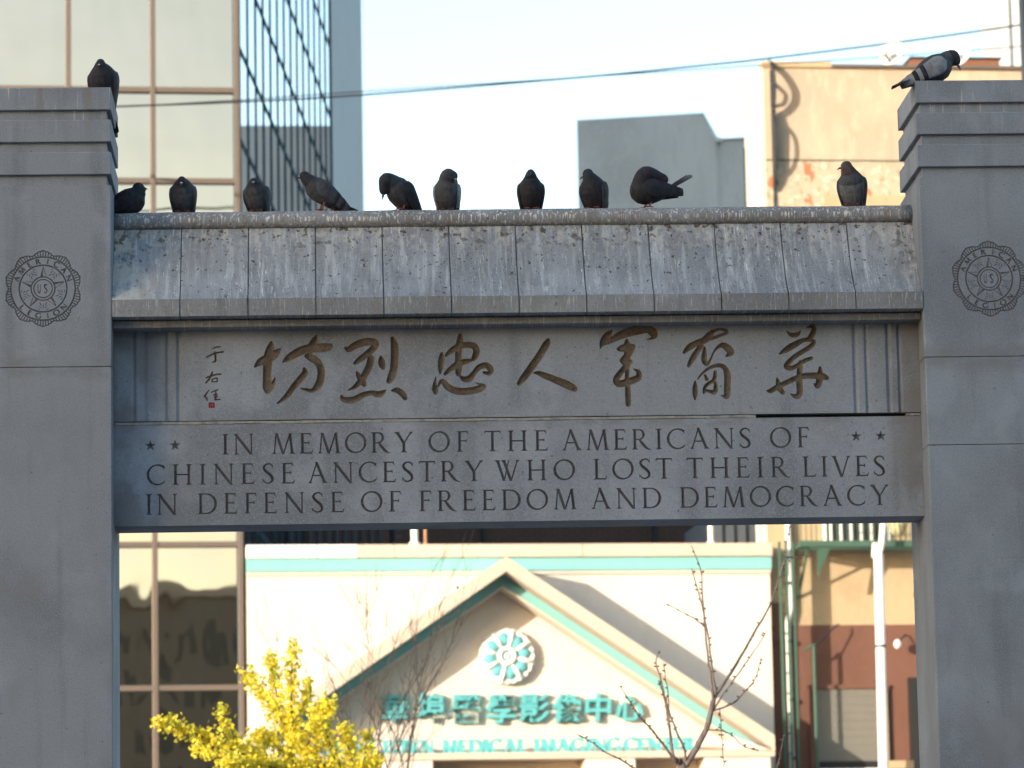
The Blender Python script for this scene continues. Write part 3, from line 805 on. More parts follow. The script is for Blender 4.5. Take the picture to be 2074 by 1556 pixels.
# -- medical centre: parapet, gable, medallion, raised lettering
med = street('clinic_building', 'cream single gabled clinic with teal trim, flower medallion and raised teal lettering', 'building')
XL, XR = XC+.05, lx(1560,1200); ZT = lz(1000,1104)
zt1 = lz(1000,1129,-.10); zt2 = lz(1000,1156,-.06)
MB().box(XL, XR, 0, 9, 0, ZT-.18).build('wall', M_CREAM, med)
xw = lx(724,1118,-.14)
for a, b, mt in ((XL, lx(642,1118,-.14), M_WHITE), (lx(643,1118,-.14), xw, M_WHITE), (xw+.006, lx(800,1118,-.14), M_COPING), (lx(800,1118,-.14)+.006, lx(1180,1118,-.14), M_COPING), (lx(1180,1118,-.14)+.006, XR+.03, M_COPING)):
    MB().box(a, b, -.14, .3, zt1, ZT).build('coping_block', mt, med, bevel=.008)
MB().box(XL, XR+.02, -.09, -.002, zt2, zt1-.004).build('fascia_band', M_TEAL, med, bevel=.006)
MB().box(XL, XR+.01, -.05, -.002, zt2-.05, zt2-.004).build('fascia_lip', M_CREAM, med)
GF, GT, GY = -1.2, -.72, -.25
ax, az = ST.pick(1025,1127,GF); rx, rz = ST.pick(1569,1489,GF); sl_ = (az-rz)/(rx-ax); lxx = lx(497,1480,GF)
def rake(name, mat, off0, off1, y0, y1, side, lab=None):
    """sloping beam between two vertical offsets below the outer gable line"""
    e = rx if side > 0 else lxx; ez = az - abs(e-ax)*sl_
    P = [(ax, az-off0), (e, ez-off0), (e, ez-off1), (ax, az-off1)]
    return MB().prism(P, y0, y1).build(name, mat, med, label=lab)
b1 = az - lz(1025,1157,GF)
zt_ = lz(1025,1186,GT); b2 = az - zt_
for s_ in (1, -1):
    rake('rake_beam', M_COPING, 0, b1, GF, -.005, s_)
    rake('teal_rake', M_TEAL, b1+.003, b2, GT, -.006, s_)
    rake('rake_lip', M_CREAM, b2+.003, b2+.035, GT-.03, -.007, s_)
zb = lz(1000,1524,GF)
MB().prism([(ax,az-b2-.04),(rx,rz-b2-.04),(rx,zb),(lxx,zb),(lxx,az-(ax-lxx)*sl_-b2-.04)], GY, -.008).build('tympanum', M_CREAM, med)
# the end blocks and the beam under the lettering
zl = lz(1000,1496,GY-.0)
for xa_, xb_ in ((rx-.6, rx+.001), (lxx-.001, lxx+.6)):
    MB().prism([(xa_ if xa_ > ax else xb_, rz-b2-.03+ (.6*sl_)),(rx if xa_ > ax else lxx, rz-b1-.02),(rx if xa_ > ax else lxx, zb+.003),(xa_ if xa_ > ax else xb_, zb+.003)], GF+.02, GY+.002).build('end_block', M_CREAM, med)
MB().box(lxx, rx, GF+.03, -.009, zb-.10, zb-.0).build('beam', M_COPING, med)
# columns and the dark entrance below
for a, b in ((778,878),(1187,1289),(1429,1563)):
    MB().box(lx(a,1545,GF), lx(b,1545,GF), GF+.06, -.3, 0, zb-.105).build('column', M_CREAM, med, bevel=.015)
MB().box(lxx, rx, -.55, -.012, zb-.32, zb-.104).build('header', M_COPING, med)
MB().box(lx(905,1550,-.4), lx(1115,1550,-.4), -.45, -.012, 2.2, zb-.33).build('door_opening', M_DARK, med)
MB().box(lx(1300,1550,-.4), lx(1425,1550,-.4), -.45, -.012, 2.2, zb-.33).build('door_opening', M_DARK, med)
MB().box(lxx, rx, -.40, -.013, 0, zb-.325).build('shop_front', M_CREAM, med)
# flower medallion
mx, mz = ST.pick(1027, 1329, GY-.18); R_ = .415
sc_poly = []
for k in range(96):
    a = 2*PI*k/96; sc_poly.append((mx+R_*(1+.025*math.cos(24*a))*math.cos(a), mz+R_*(1+.025*math.cos(24*a))*math.sin(a)))
med_o = MB().prism(sc_poly, GY-.16, GY-.001).build('medallion', M_WHITE, med, bevel=.01, label='round white flower medallion with teal petals')
M_TEALP = plaster('petal_paint', (.13,.42,.46), .5, .2, (3,3,3))
for k in range(8):
    a = 2*PI*(k+.2)/8; c, s_ = math.cos(a), math.sin(a)
    m = MB(); rings = []
    for i in range(7):
        t = i/6; r = R_*(.40+.48*t); wd = .098*math.sin(PI*min(.98,.1+.86*t))+.002
        ring = []
        for q in range(8):
            b = 2*PI*q/8; lat = wd*math.cos(b); dep = .045*math.sin(PI*min(.97,.08+.88*t))*math.sin(b)
            ring.append((mx+c*r-s_*lat, GY-.175-dep, mz+s_*r+c*lat))
        rings.append(ring)
    m.loft(rings).build('petal', M_TEALP if k % 2 == 0 or True else M_WHITE, med_o, smooth=True)
for k in range(8):
    a = 2*PI*(k+.7)/8; c, s_ = math.cos(a), math.sin(a); m = MB(); rings = []
    for i in range(7):
        t = i/6; r = R_*(.36+.60*t); wd = .036*math.sin(PI*min(.98,.1+.86*t))+.004
        rings.append([(mx+c*r-s_*wd*math.cos(2*PI*q/8), GY-.19-.06*math.sin(PI*min(.97,.08+.88*t))*math.sin(2*PI*q/8), mz+s_*r+c*wd*math.cos(2*PI*q/8)) for q in range(8)])
    m.loft(rings).build('sepal', M_WHITE, med_o, smooth=True)
m = MB(); rings = []
for i in range(33):
    a = 2*PI*i/32; rings.append([(mx+(R_*.27+.035*math.cos(2*PI*q/8))*math.cos(a), GY-.20-.05*math.sin(2*PI*q/8), mz+(R_*.27+.035*math.cos(2*PI*q/8))*math.sin(a)) for q in range(8)])
m.loft(rings).build('centre_ring', M_WHITE, med_o, smooth=True)
MB().prism(circle(mx, mz, R_*.25, 24), GY-.185, GY-.15).build('centre_disc', M_TEALP, med_o)
MB().ball((mx,GY-.2,mz), (.05,.03,.05)).build('centre_boss', M_WHITE, med_o, smooth=True)
# raised sign characters (the font's own shapes, thickened)
def textmesh(txt, size, ext, off, shear=0.):
    cu = bpy.data.curves.new('t', 'FONT'); cu.body = txt; cu.size = size; cu.extrude = ext; cu.offset = off; cu.shear = shear
    cu.align_x = 'CENTER'; cu.align_y = 'CENTER'; cu.resolution_u = 3
    o = bpy.data.objects.new('t', cu); col.objects.link(o)
    dg_ = bpy.context.evaluated_depsgraph_get(); me = bpy.data.meshes.new_from_object(o.evaluated_get(dg_))
    bpy.data.objects.remove(o); return me
for ch, px, py, k in zip('\u83ef\u57e0\u91ab\u5b78\u5f71\u50cf\u4e2d\u5fc3', (799,872,944,1016,1082,1150,1212,1276), (1438,1438,1439,1440,1438,1438,1437,1437), (1,1,1.02,1.04,1.02,1,1,.95)):
    me = textmesh(ch, .46*k, .05, .009, .06); me.materials.clear(); me.materials.append(M_TEALSIGN)
    x, z = ST.pick(px, py, GY-.2)
    o = link('sign_character', me, med); o.rotation_euler = (PI/2, 0, 0); o.location = (x, GY-.075, z)
# raised english lettering along the beam
YW = GY-.55
for t_, a, b in (('CHINA',628,764),('TOWN',771,879),('MEDICAL',896,1069),('IMAGING',1083,1259),('CENTER',1266,1411)):
    for c_, polys in word(t_, lx(a,1512,YW), lx(b,1512,YW), zb+.012, .212, .34, .14):
        m = MB(); V = []; F = []
        for p in polys:
            p = ccw(p); n0 = len(V); V += [Vector(q) for q in p]; F.append(list(range(n0, n0+len(p))))
        v, e, f, ov, oe, of = delaunay_2d_cdt(V, [], F, 1, 1e-6, True)
        fs = [t for t, ids in zip(f, of) if ids]; side = set()
        for t in fs:
            for q, r in zip(t, t[1:]+t[:1]): side.add((q, r))
        m.add([(p.x,YW,p.y) for p in v], [tuple(t) for t in fs])
        m.add([(p.x,YW+.08,p.y) for p in v], [tuple(reversed(t)) for t in fs])
        for q, r in side:
            if (r, q) not in side: m.add([(v[q].x,YW,v[q].y),(v[r].x,YW,v[r].y),(v[r].x,YW+.08,v[r].y),(v[q].x,YW+.08,v[q].y)], [(0,3,2,1)])
        m.build('sign_letter', M_TEALSIGN, med, recalc=False)
# vent pipes on the clinic roof
def roofpipe(px, py0, yl, r, mat, label, h=1.6):
    x, z = ST.pick(px, py0, yl); w0 = ST.o+ST.ex*x+ST.ey*yl
    m = MB().tube([(0,0,0),(0,0,h-.12)], r, 12).tube([(0,0,h-.12),(0,0,h)], [r*1.35, r*1.35], 12)
    e = empty('vent_pipe', (w0.x, w0.y, z), 0, label, 'pipe', 'pipes on the clinic roof')
    m.build('pipe_shaft', mat, e, smooth=False); MB().tube([(0,0,-.3),(0,0,.05)], r*1.6, 12).build('flange', mat, e)
roofpipe(840, 1106, .6, .055, M_WHITE, 'stout white vent pipe standing on the clinic roof')
roofpipe(862, 1106, .6, .022, plaster('rusty_pipe', (.40,.22,.12), .7, .5), 'thin rusty pipe next to the stout white vent pipe')
roofpipe(1440, 1104, .5, .04, M_WHITE, 'white pipe at the right end of the clinic roof')

# -- dark brick building in the tower's shade behind the clinic, brick by brick where it shows
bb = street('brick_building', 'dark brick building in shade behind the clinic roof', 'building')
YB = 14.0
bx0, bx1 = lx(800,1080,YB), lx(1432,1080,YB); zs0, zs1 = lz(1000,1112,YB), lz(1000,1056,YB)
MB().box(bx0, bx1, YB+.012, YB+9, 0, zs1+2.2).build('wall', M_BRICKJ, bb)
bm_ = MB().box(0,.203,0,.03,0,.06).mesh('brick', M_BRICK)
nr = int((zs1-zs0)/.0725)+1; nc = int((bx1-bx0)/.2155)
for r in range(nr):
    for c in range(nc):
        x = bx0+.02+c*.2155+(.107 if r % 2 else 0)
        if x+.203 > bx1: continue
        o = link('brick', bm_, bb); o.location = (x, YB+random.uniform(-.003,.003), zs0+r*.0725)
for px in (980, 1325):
    x = lx(px,1085,YB); MB().tube([(x,YB-.08,zs0-1),(x,YB-.08,zs1+1)], .045, 8).build('drain_pipe', M_STEEL, bb)
hx0, hx1 = lx(1444,1085,10.), lx(1532,1085,10.)
hv = street('roof_hut', 'blue grey metal roof hut beside the dark brick wall', 'building')
MB().box(hx0, hx1, 10, 13, 0, lz(1480,1040,10)).build('wall', M_PANELBLUE, hv)
for k in range(3):
    x = hx0+(hx1-hx0)*(.25+.27*k); MB().box(x-.02, x+.02, 9.97, 9.999, 6, lz(1480,1041,10)).build('seam', M_STEEL, hv)
lv = street('louvred_plant', 'dark louvred plant enclosure left of the brick wall', 'building')
vx0, vx1 = lx(560,1085,11.), lx(788,1085,11.)
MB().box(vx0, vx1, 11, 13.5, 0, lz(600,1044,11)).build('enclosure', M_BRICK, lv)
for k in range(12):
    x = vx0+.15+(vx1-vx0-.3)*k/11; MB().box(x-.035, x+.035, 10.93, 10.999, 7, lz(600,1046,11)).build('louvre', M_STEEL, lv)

# -- grey concrete block far behind, in shade
ga, gz = at(1168,243,118), at(1425,228,118-.97)
gb = empty('concrete_building', (ga.x, ga.y, 0), math.atan2(gz.y-ga.y, gz.x-ga.x), 'plain grey concrete building with a chamfered top corner beyond the arch', 'building')
L_ = math.hypot(gz.x-ga.x, gz.y-ga.y); k_ = 1/63.
MB().prism([(0,0),(L_+.42,0),(L_+.42,gz.z-1.05),(L_,gz.z),(0,gz.z-.01)], 0, 12).build('wall', M_GREYCONC, gb)
MB().box(L_+.424, L_+1.5, .1, 10, 0, gz.z-1.02).build('annex', M_GREYCONC, gb)
MB().box(L_+.424, L_+1.5, .05, 10.1, gz.z-1.018, gz.z-.95).build('annex_coping', M_COPING, gb)
MB().box(L_+.44, L_+.62, -.2, .04, gz.z-1.10, gz.z-.96).build('roof_vent', M_WHITE, gb)
# -- pale far tower at the right edge
ft = at(2029, 100, 190); ft2 = at(2069, 100, 190)
fe = empty('far_tower', (ft.x, ft.y, 0), -.05, 'pale blue far tower at the upper right edge', 'building')
MB().box(0, 9, 0, 9, 0, 95).build('wall', M_PALE, fe)
MB().box((ft2.x-ft.x)*.42, (ft2.x-ft.x)*.52, -.05, -.001, 0, 94).build('window_strip', M_STEEL, fe)

# ------------------------------------------------------------------ tan apartment house to the right of the clinic
apt = street('apartment_house', 'weathered tan stucco apartment house with red brown ground floor right of the arch opening', 'building')
YF = .35
ax0 = lx(1553, 400, YF); ax1 = ax0+8.5; ZTOP = lz(1700, 139, YF)
zred = lz(1700, 1266, YF)
MB().box(ax0, ax1, YF, YF+1.4, 11.5, ZTOP).build('wall', M_RUST, apt)
MB().box(ax0, ax1, YF, YF+1.4, zred, 11.497).build('wall', M_TAN, apt)
MB().box(ax0+2.0, ax1, YF+1.41, YF+9, 0, ZTOP-.3).build('rear_wing', M_RUST, apt)
side = MB().box(ax0-.06, ax0-.001, YF+.02, YF+1.4, 0, ZTOP).build('side_wall', M_CREAM, apt, label='pale painted side wall')
MB().box(ax0-.085, ax0-.061, YF+1.37, YF+1.41, 12.5, lz(1508,300,YF+1.4)).build('rear_drain', M_STEEL, apt)
xs_ = lx(1685, 137, YF-.05)
MB().box(ax0-.02, xs_, YF-.05, YF+.3, ZTOP+.002, ZTOP+.10).build('parapet_cap', M_TAN, apt, bevel=.01)
MB().box(xs_+.004, ax1, YF-.07, YF+.3, ZTOP+.002, ZTOP+.06).build('parapet_cap', M_FRAME, apt, bevel=.008)
zc = lz(1650, 325, YF); MB().box(ax0, ax1, YF-.012, YF-.001, zc-.012, zc+.012).build('string_course', M_GREEN, apt)
MB().box(lx(1668,405,YF), lx(1830,405,YF), YF-.03, YF-.002, lz(1750,470,YF), lz(1750,397,YF)).build('patch_panel', M_TAN, apt)
MB().box(lx(1562,1300,YF), ax1, YF-.03, YF+8, 0, zred-.003).build('ground_floor_wall', M_REDWALL, apt)
MB().box(lx(1556,1180,YF), lx(1606,1180,YF), YF-.06, YF-.001, zred-.0, lz(1580,1062,YF)).build('pilaster', M_TAN, apt)
MB().box(lx(1562,1220,YF), lx(1585,1220,YF), YF-.09, YF-.061, lz(1575,1300,YF), lz(1575,1222,YF)).build('wall_panel', M_REDWALL, apt)
# shuttered opening
sx0, sx1, sz0, sz1 = lx(1647,1460,YF), lx(1776,1460,YF), lz(1700,1543,YF), lz(1700,1396,YF)
fr = MB()
fr = MB().box(sx0-.09, sx1+.19, YF-.10, YF-.031, sz1, sz1+.06).build('shutter_frame', M_REDWALL, apt)
MB().box(sx1+.10, sx1+.15, YF-.12, YF-.031, sz0-1.0, sz1-.002).build('jamb', M_TAN, apt)
MB().box(sx0-.07, sx0-.002, YF-.09, YF-.031, sz0-1.0, sz1-.002).build('jamb', M_REDWALL, apt)
n = 9
for i in range(n):
    a = sz0+(sz1-sz0)*i/n; MB().box(sx0, sx1+.09, YF-.06+.0015*(i%2), YF-.032, a+.0015, a+(sz1-sz0)/n-.0005).build('shutter_slat', M_SHUTTER, apt)
MB().box(sx0, sx1+.09, YF-.10, YF-.0325, sz0-.10, sz0-.004).build('shutter_foot', M_DARK, apt)
MB().box(sx0, sx1+.09, YF-.14, YF-.0325, sz0-1.2, sz0-.11).build('counter', M_GREYCONC, apt)
MB().box(lx(1845,1450,YF-.2), lx(1870,1450,YF-.2), YF-.2, YF-.031, 0, lz(1850,1372,YF-.2)).build('door_post', M_DARK, apt)
# window behind the escape
wx0, wx1, wz0, wz1 = lx(1672,1080,YF), lx(1795,1080,YF), lz(1730,1104,YF), lz(1730,1040,YF)
wf = MB().box(wx0-.06, wx1+.06, YF-.05, YF-.001, wz0-.05, wz1+.6).build('window', M_WHITE, apt)
MB().box(wx0, wx1, YF-.06, YF-.0505, wz0, wz1+.55).build('pane', M_PANE, wf)
for k in range(6):
    x = wx0+(wx1-wx0)*(k+.4)/6; MB().box(x-.014, x+.014, YF-.10, YF-.065, wz0, wz1+.5).build('window_bar', M_WHITE, wf)
# -- gooseneck ladder rail at the roof corner (its hoops throw the looped shadows)
gx, gzt = lx(1560,140,YF), ZTOP
lad = street('roof_rail', 'thin dark iron rail with hooped gooseneck on the tan wall corner', 'rail')
def yz(pts, dx=0): return [(gx+dx, YF-d, gzt-h) for d, h in pts]
def strap(pts, wd=.11, th=.022):
    q = catmull([tuple(p) for p in yz(pts)], 5); rings = []
    for i, p in enumerate(q):
        t = (Vector(q[min(i+1,len(q)-1)])-Vector(q[max(i-1,0)])).normalized(); n = t.cross(Vector((1,0,0)))
        c = Vector(p); rings.append([c+n*wd/2+Vector((th/2,0,0)), c-n*wd/2+Vector((th/2,0,0)), c-n*wd/2-Vector((th/2,0,0)), c+n*wd/2-Vector((th/2,0,0))])
    return MB().loft(rings)
strap([(-.25,.02),(-.15,-.10),(.02,-.06),(.20,.06),(.33,.28),(.33,.48),(.22,.66),(.10,.76)], .10).build('gooseneck', M_STEEL, lad)
strap([(.02,.22),(.12,.30),(.2,.40),(.16,.55),(.02,.62)], .05).build('brace', M_STEEL, lad)
strap([(.10,.74),(.15,.95),(.14,1.3),(.12,1.7),(.02,1.95)], .16).build('hanger', M_STEEL, lad)
strap([(.16,.86),(.31,1.05),(.33,1.35),(.24,1.62),(.12,1.75)], .05).build('hoop', M_STEEL, lad)
MB().box(gx-.012, gx+.012, YF-.05, YF-.005, 9.0, gzt-.05).build('rail', M_STEEL, lad)
# -- satellite dishes on the roof
def dish(px, py, r, yaw_, label, pxarm):
    x, z = ST.pick(px, py, YF+.5); b = ST.o+ST.ex*x+ST.ey*(YF+.5)
    e = empty('satellite_dish', (b.x, b.y, ZTOP), .08, label, 'satellite dish', 'satellite dishes on the tan roof')
    R_ = Matrix.Rotation(yaw_, 3, 'Z') @ Matrix.Rotation(math.radians(-20), 3, 'X')
    c = Vector((0,0,z-ZTOP)); rings = []
    def ringp(rr, d): return [c + R_ @ Vector((rr*.9*math.cos(2*PI*q/24), d, rr*math.sin(2*PI*q/24))) for q in range(24)]
    for rr in (.02,.3,.55,.8,1.): rings.append(ringp(r*rr, -.18*r*rr*rr))
    for rr in (1.,.8,.55,.3,.02): rings.append(ringp(r*rr, -.18*r*rr*rr+.02))
    MB().loft(rings).build('reflector', M_WHITE, e, smooth=True)
    tip = c + R_ @ Vector((0,-r*1.15,-r*.55))
    MB().tube([c + R_ @ Vector((0,0,-r*.9)), tip], .018, 6).build('feed_arm', M_STEEL, e)
    MB().ball(tip, (.085,.085,.085), 12, 8).build('feed_horn', M_WHITE, e, smooth=True)
    MB().tube([c+R_ @ Vector((0,.03,0)), (0,.12,z-ZTOP-.15), (0,.12,0)], .025, 8).build('mast', M_STEEL, e)
dish(1808, 108, .23, math.radians(-42), 'white satellite dish turned left on the tan roof, clear of the birds', 0)
dish(1948, 109, .23, math.radians(-50), 'white satellite dish behind the pigeon on the right pillar', 0)
bh = street('roof_bulkhead', 'low rusty brown bulkhead on the tan roof behind the satellite dishes', 'bulkhead')
MB().box(lx(1846,128,6.), lx(2024,128,6.), 6., 8., ZTOP-1.6, lz(1950,120,6.)).build('brick_box', plaster('rust_brick', (.20,.095,.06), .9, .5), bh)
MB().box(lx(1846,128,6.)-.03, lx(2024,128,6.)+.03, 5.95, 8.05, lz(1950,120,6.)+.002, lz(1950,117,6.)+.0).build('cap', M_STEEL, bh)
# -- downpipes, pole, ladder, fire escape
def post(name, px0, py0, px1, py1, yl, r, mat, label, cat, bottom=True):
    x, z = ST.pick(px0, py0, yl); x2, z2 = ST.pick(px1, py1, yl)
    w0 = ST.o+ST.ex*x2+ST.ey*yl; t = (x-x2)/(z-z2)
    e = empty(name, (w0.x, w0.y, 0), .08, label, cat)
    return e, x2, z2, t
e, x2, z2, t = post('street_pole', 1779, 1110, 1789, 1540, -.9, .07, M_WHITE, 'thick white painted pole in front of the red brown wall', 'pole')
zk = lz(1779,1122,-.9)
MB().tube([(-t*z2,0,0),(t*(zk-z2),0,zk)], .073, 14).build('shaft', M_WHITE, e, smooth=True)
MB().tube([(t*(zk-z2),0,zk),(t*(zk-z2)+.06,0,zk+.14),(t*(zk-z2)+.10,0,zk+.55)], .05, 10).build('elbow', M_WHITE, e, smooth=True)
MB().tube([(t*(zk-z2)-.05,0,zk-.06),(t*(zk-z2)-.03,0,zk+.16)], .06, 10).build('collar', M_WHITE, e, smooth=True)
MB().tube([(t*(zk-z2)*.55,0,z2+(zk-z2)*.55-.02),(t*(zk-z2)*.55,0,z2+(zk-z2)*.55+.02)], .078, 14).build('band', M_STEEL, e)
e, x2, z2, t = post('drain_pipe', 1606, 1080, 1604, 1540, YF-.12, .05, M_WHITE, 'white drainpipe behind the green ladder', 'pipe')
zz = lz(1606,1020,YF-.12); zm = lz(1604,1240,YF-.12)
MB().tube([(0,0,0),(.0,0,zm-.15),(.05,0,zm+.05),(.04,0,zz)], .042, 10).build('shaft', M_WHITE, e, smooth=True)
for k in range(4): MB().tube([(.02,.0,z2+.9*k),(.02,0,z2+.9*k+.05)], .06, 10).build('bracket', M_STEEL, e)
ld = street('iron_ladder', 'green iron drop ladder hanging from the fire escape', 'ladder')
ya = YF-.55; za = lz(1595,1104,ya); 
lxa, lxb = lx(1584,1300,ya), lx(1598,1300,ya)
MB().box(lx(1611,1300,ya)-.014, lx(1611,1300,ya)+.014, ya-.03, ya+.03, 3.0, za+.05).build('rail', M_GREEN, ld)
for px in (lxa, lxb): MB().box(px-.018, px+.018, ya-.03, ya+.03, 3.0, za+.05).build('rail', M_GREEN, ld)
for i in range(19):
    z = za-.15-.305*i
    if z > 3.05: MB().tube([(lxa,ya,z),(lxb,ya,z+.01)], .014, 6).build('rung', M_GREEN, ld)
fe_ = street('fire_escape', 'green iron fire escape platform under the barred window', 'fire escape')
px0, px1, pz = lx(1612,1100,ya), lx(1875,1100,ya), lz(1700,1104,ya)
for i in range(9):
    y = YF-.05-.11*i; MB().box(px0, px1, y-.03, y, pz-.02, pz).build('floor_slat', M_GREEN, fe_)
MB().box(px0-.02, px1, ya-.42, ya-.39, pz-.07, pz+.02).build('edge_beam', M_GREEN, fe_)
MB().box(px0-.02, px0+.02, ya-.388, YF-.01, pz-.07, pz-.021).build('end_beam', M_GREEN, fe_)
for k in (0, 4):
    x = px0+.12+(px1-px0-.2)*k/4
    MB().tube([(x,YF-.02,pz-.75),(x,ya-.35,pz-.05)], .022, 6).build('bracket', M_GREEN, fe_)
for k in range(26):
    x = px0+(px1-px0)*k/25; MB().tube([(x,ya-.405,pz+.02),(x,ya-.405,pz+.95)], .009, 5).build('baluster', M_GREEN, fe_)
for h in (.45, .95): MB().tube([(px0,ya-.405,pz+h),(px1,ya-.405,pz+h)], .016, 6).build('hand_rail', M_GREEN, fe_)
MB().add([(lx(1646,1105,ya),ya-.39,pz-.07),(lx(1672,1105,ya),ya-.39,pz-.07),(lx(1650,1172,ya),ya-.30,lz(1650,1172,ya)),(lx(1646,1105,ya),ya-.33,pz-.07),(lx(1672,1105,ya),ya-.33,pz-.07),(lx(1650,1172,ya),ya-.24,lz(1650,1172,ya))],
         [(0,1,2),(5,4,3),(0,3,4,1),(1,4,5,2),(2,5,3,0)]).build('gusset', M_GREEN, fe_)
hk = street('iron_hook_post', 'thin green post with a hooked top before the shutter', 'post')
hx, hz = ST.pick(1648, 1306, YF-.45)
MB().tube([(hx,YF-.45,0),(hx,YF-.45,hz)], .026, 8).build('post', M_GREEN, hk)
MB().tube([(hx,YF-.45,hz),(hx-.10,YF-.47,hz-.06),(hx-.19,YF-.48,hz-.11)], [.026,.02,.012], 6).build('hook', M_GREEN, hk)
MB().tube([(hx+.02,YF-.45,hz-.02),(hx+.36,YF-.32,hz+.28),(hx+.44,YF-.25,hz+.33)], .014, 6).build('stay', M_STEEL, hk)
wl = street('wall_lamp', 'small white bulb lamp on the red brown wall', 'lamp')
bx_, bz_ = ST.pick(1818, 1305, YF-.3)
MB().ball((bx_,YF-.3,bz_), (.06,.06,.075), 12, 8).build('globe', M_WHITE, wl, smooth=True)
MB().tube([(bx_+.04,YF-.28,bz_+.06),(bx_+.16,YF-.12,bz_+.16),(bx_+.2,YF-.02,bz_+.16)], .014, 6).build('arm', M_STEEL, wl)
gb_ = street('globe_lamp', 'yellowish glass lantern hanging at the right end of the fire escape', 'lamp')
bx_, bz_ = ST.pick(1818, 1066, ya-.2)
MB().loft([[(bx_+r*math.cos(2*PI*q/14), ya-.2+r*math.sin(2*PI*q/14), bz_+h) for q in range(14)] for r, h in ((.03,-.16),(.09,-.12),(.16,0),(.17,.12),(.10,.2))]).build('shade', plaster('lamp_glass', (.70,.60,.36), .3, .2), gb_, smooth=True)
MB().tube([(bx_,ya-.2,bz_+.18),(bx_,ya-.2,bz_+.7),(bx_,YF,bz_+.75)], .012, 6).build('stem', M_STEEL, gb_)
cr_ = street('market_crate', 'pale wooden crate top at the foot of the red brown wall', 'crate')
cx0, cz1 = ST.pick(1800, 1541, -.4); cx1 = lx(1850,1541,-.4)
for k in range(4): MB().box(cx0, cx1, -.4-.02, -.4, cz1-.12-.17*k, cz1-.17*k).build('board', M_TAN, cr_)
for a in (cx0+.01, cx1-.05): MB().box(a, a+.04, -.399, -.36, cz1-.7, cz1).build('batten', M_TAN, cr_)
MB().box(cx0, cx1, -.36, .1, cz1-.7, cz1-.66).build('base', M_TAN, cr_)
st_ = MB().box(cx0-.1, cx1+.1, -.5, .25, .0, cz1-.702).build('stall_counter', M_GREYCONC); st_.location = (0,42,0); st_.rotation_euler.z = .08
tag(st_, 'tall stall counter under the pale crate', 'counter')

# ------------------------------------------------------------------ pole and cables
pb = at(2073, 60, 38)
pe = empty('utility_pole', (pb.x, pb.y, 0), 0, 'dark utility pole at the right edge carrying two cables', 'pole')
MB().tube([(0,0,0),(0,0,24)], .055, 12).build('shaft', M_STEEL, pe, smooth=True)
for pts, r, lab in (([(150,221),(238,216),(480,207),(727,193),(1174,157),(1440,131),(1548,119.5),(1833,84),(2072,50)], .014, 'upper thicker cable slung across the sky'),
                    ([(150,221.5),(238,217),(480,203),(727,186),(1174,157),(1440,139),(1512,134),(1766,117),(2072,94)], .008, 'lower thinner cable slung across the sky')):
    q = [at(x, y, 38) for x, y in pts]; q = catmull([tuple(p) for p in q], 4)
    e = empty('cable', q[0], 0, lab, 'cable', 'cables across the street'); q = [Vector(p)-Vector(q[0]) for p in q]
    MB().tube(q, r, 6).build('wire', M_CABLE, e)
    MB().box(-.03,.03,-.03,3.8,-.02,.02).build('anchor', M_STEEL, e)

# ------------------------------------------------------------------ pigeons
def feather(name, base, alt, light=None):
    m = newmat(name, base, .75, 0, .2); t = Tex(m, base, obj=True)
    t.layer((28,28,28), .42, .62, alt, .8, 3); t.layer((90,90,40), .5, .64, tuple(c*.55 for c in base), .6, 3)
    t.bump(160, .5, .004); return t.done()
F_DARK = feather('slate_plumage', (.040,.042,.052), (.062,.064,.075))
F_BLACK = feather('black_plumage', (.022,.022,.028), (.035,.032,.042))
F_GREY = feather('grey_plumage', (.062,.066,.078), (.04,.044,.054))
F_LIGHT = feather('light_plumage', (.24,.25,.28), (.16,.17,.20))
F_PALE = feather('pale_plumage', (.46,.48,.52), (.32,.34,.38))
F_MID = feather('mid_plumage', (.125,.13,.145), (.085,.09,.105))
F_NECK = feather('neck_sheen', (.022,.030,.036), (.045,.03,.05))
F_BROWN = feather('brown_plumage', (.075,.055,.05), (.05,.042,.042))
F_BEAK = newmat('beak', (.05,.045,.045), .5); F_CERE = newmat('cere', (.55,.53,.52), .6)
F_FOOT = newmat('red_foot', (.24,.075,.065), .6); F_EYE = newmat('orange_eye', (.12,.04,.015), .2)

def remeshed(mb, voxel, mat):
    o = link('tmp', mb.mesh('tmp', None)); md = o.modifiers.new('r', 'REMESH'); md.mode = 'VOXEL'; md.voxel_size = voxel; md.use_smooth_shade = True
    sm = o.modifiers.new('s', 'SMOOTH'); sm.iterations = 5; sm.factor = .6
    me = bpy.data.meshes.new_from_object(o.evaluated_get(bpy.context.evaluated_depsgraph_get()))
    bpy.data.objects.remove(o); me.materials.clear(); me.materials.append(mat)
    for p in me.polygons: p.use_smooth = True
    return me

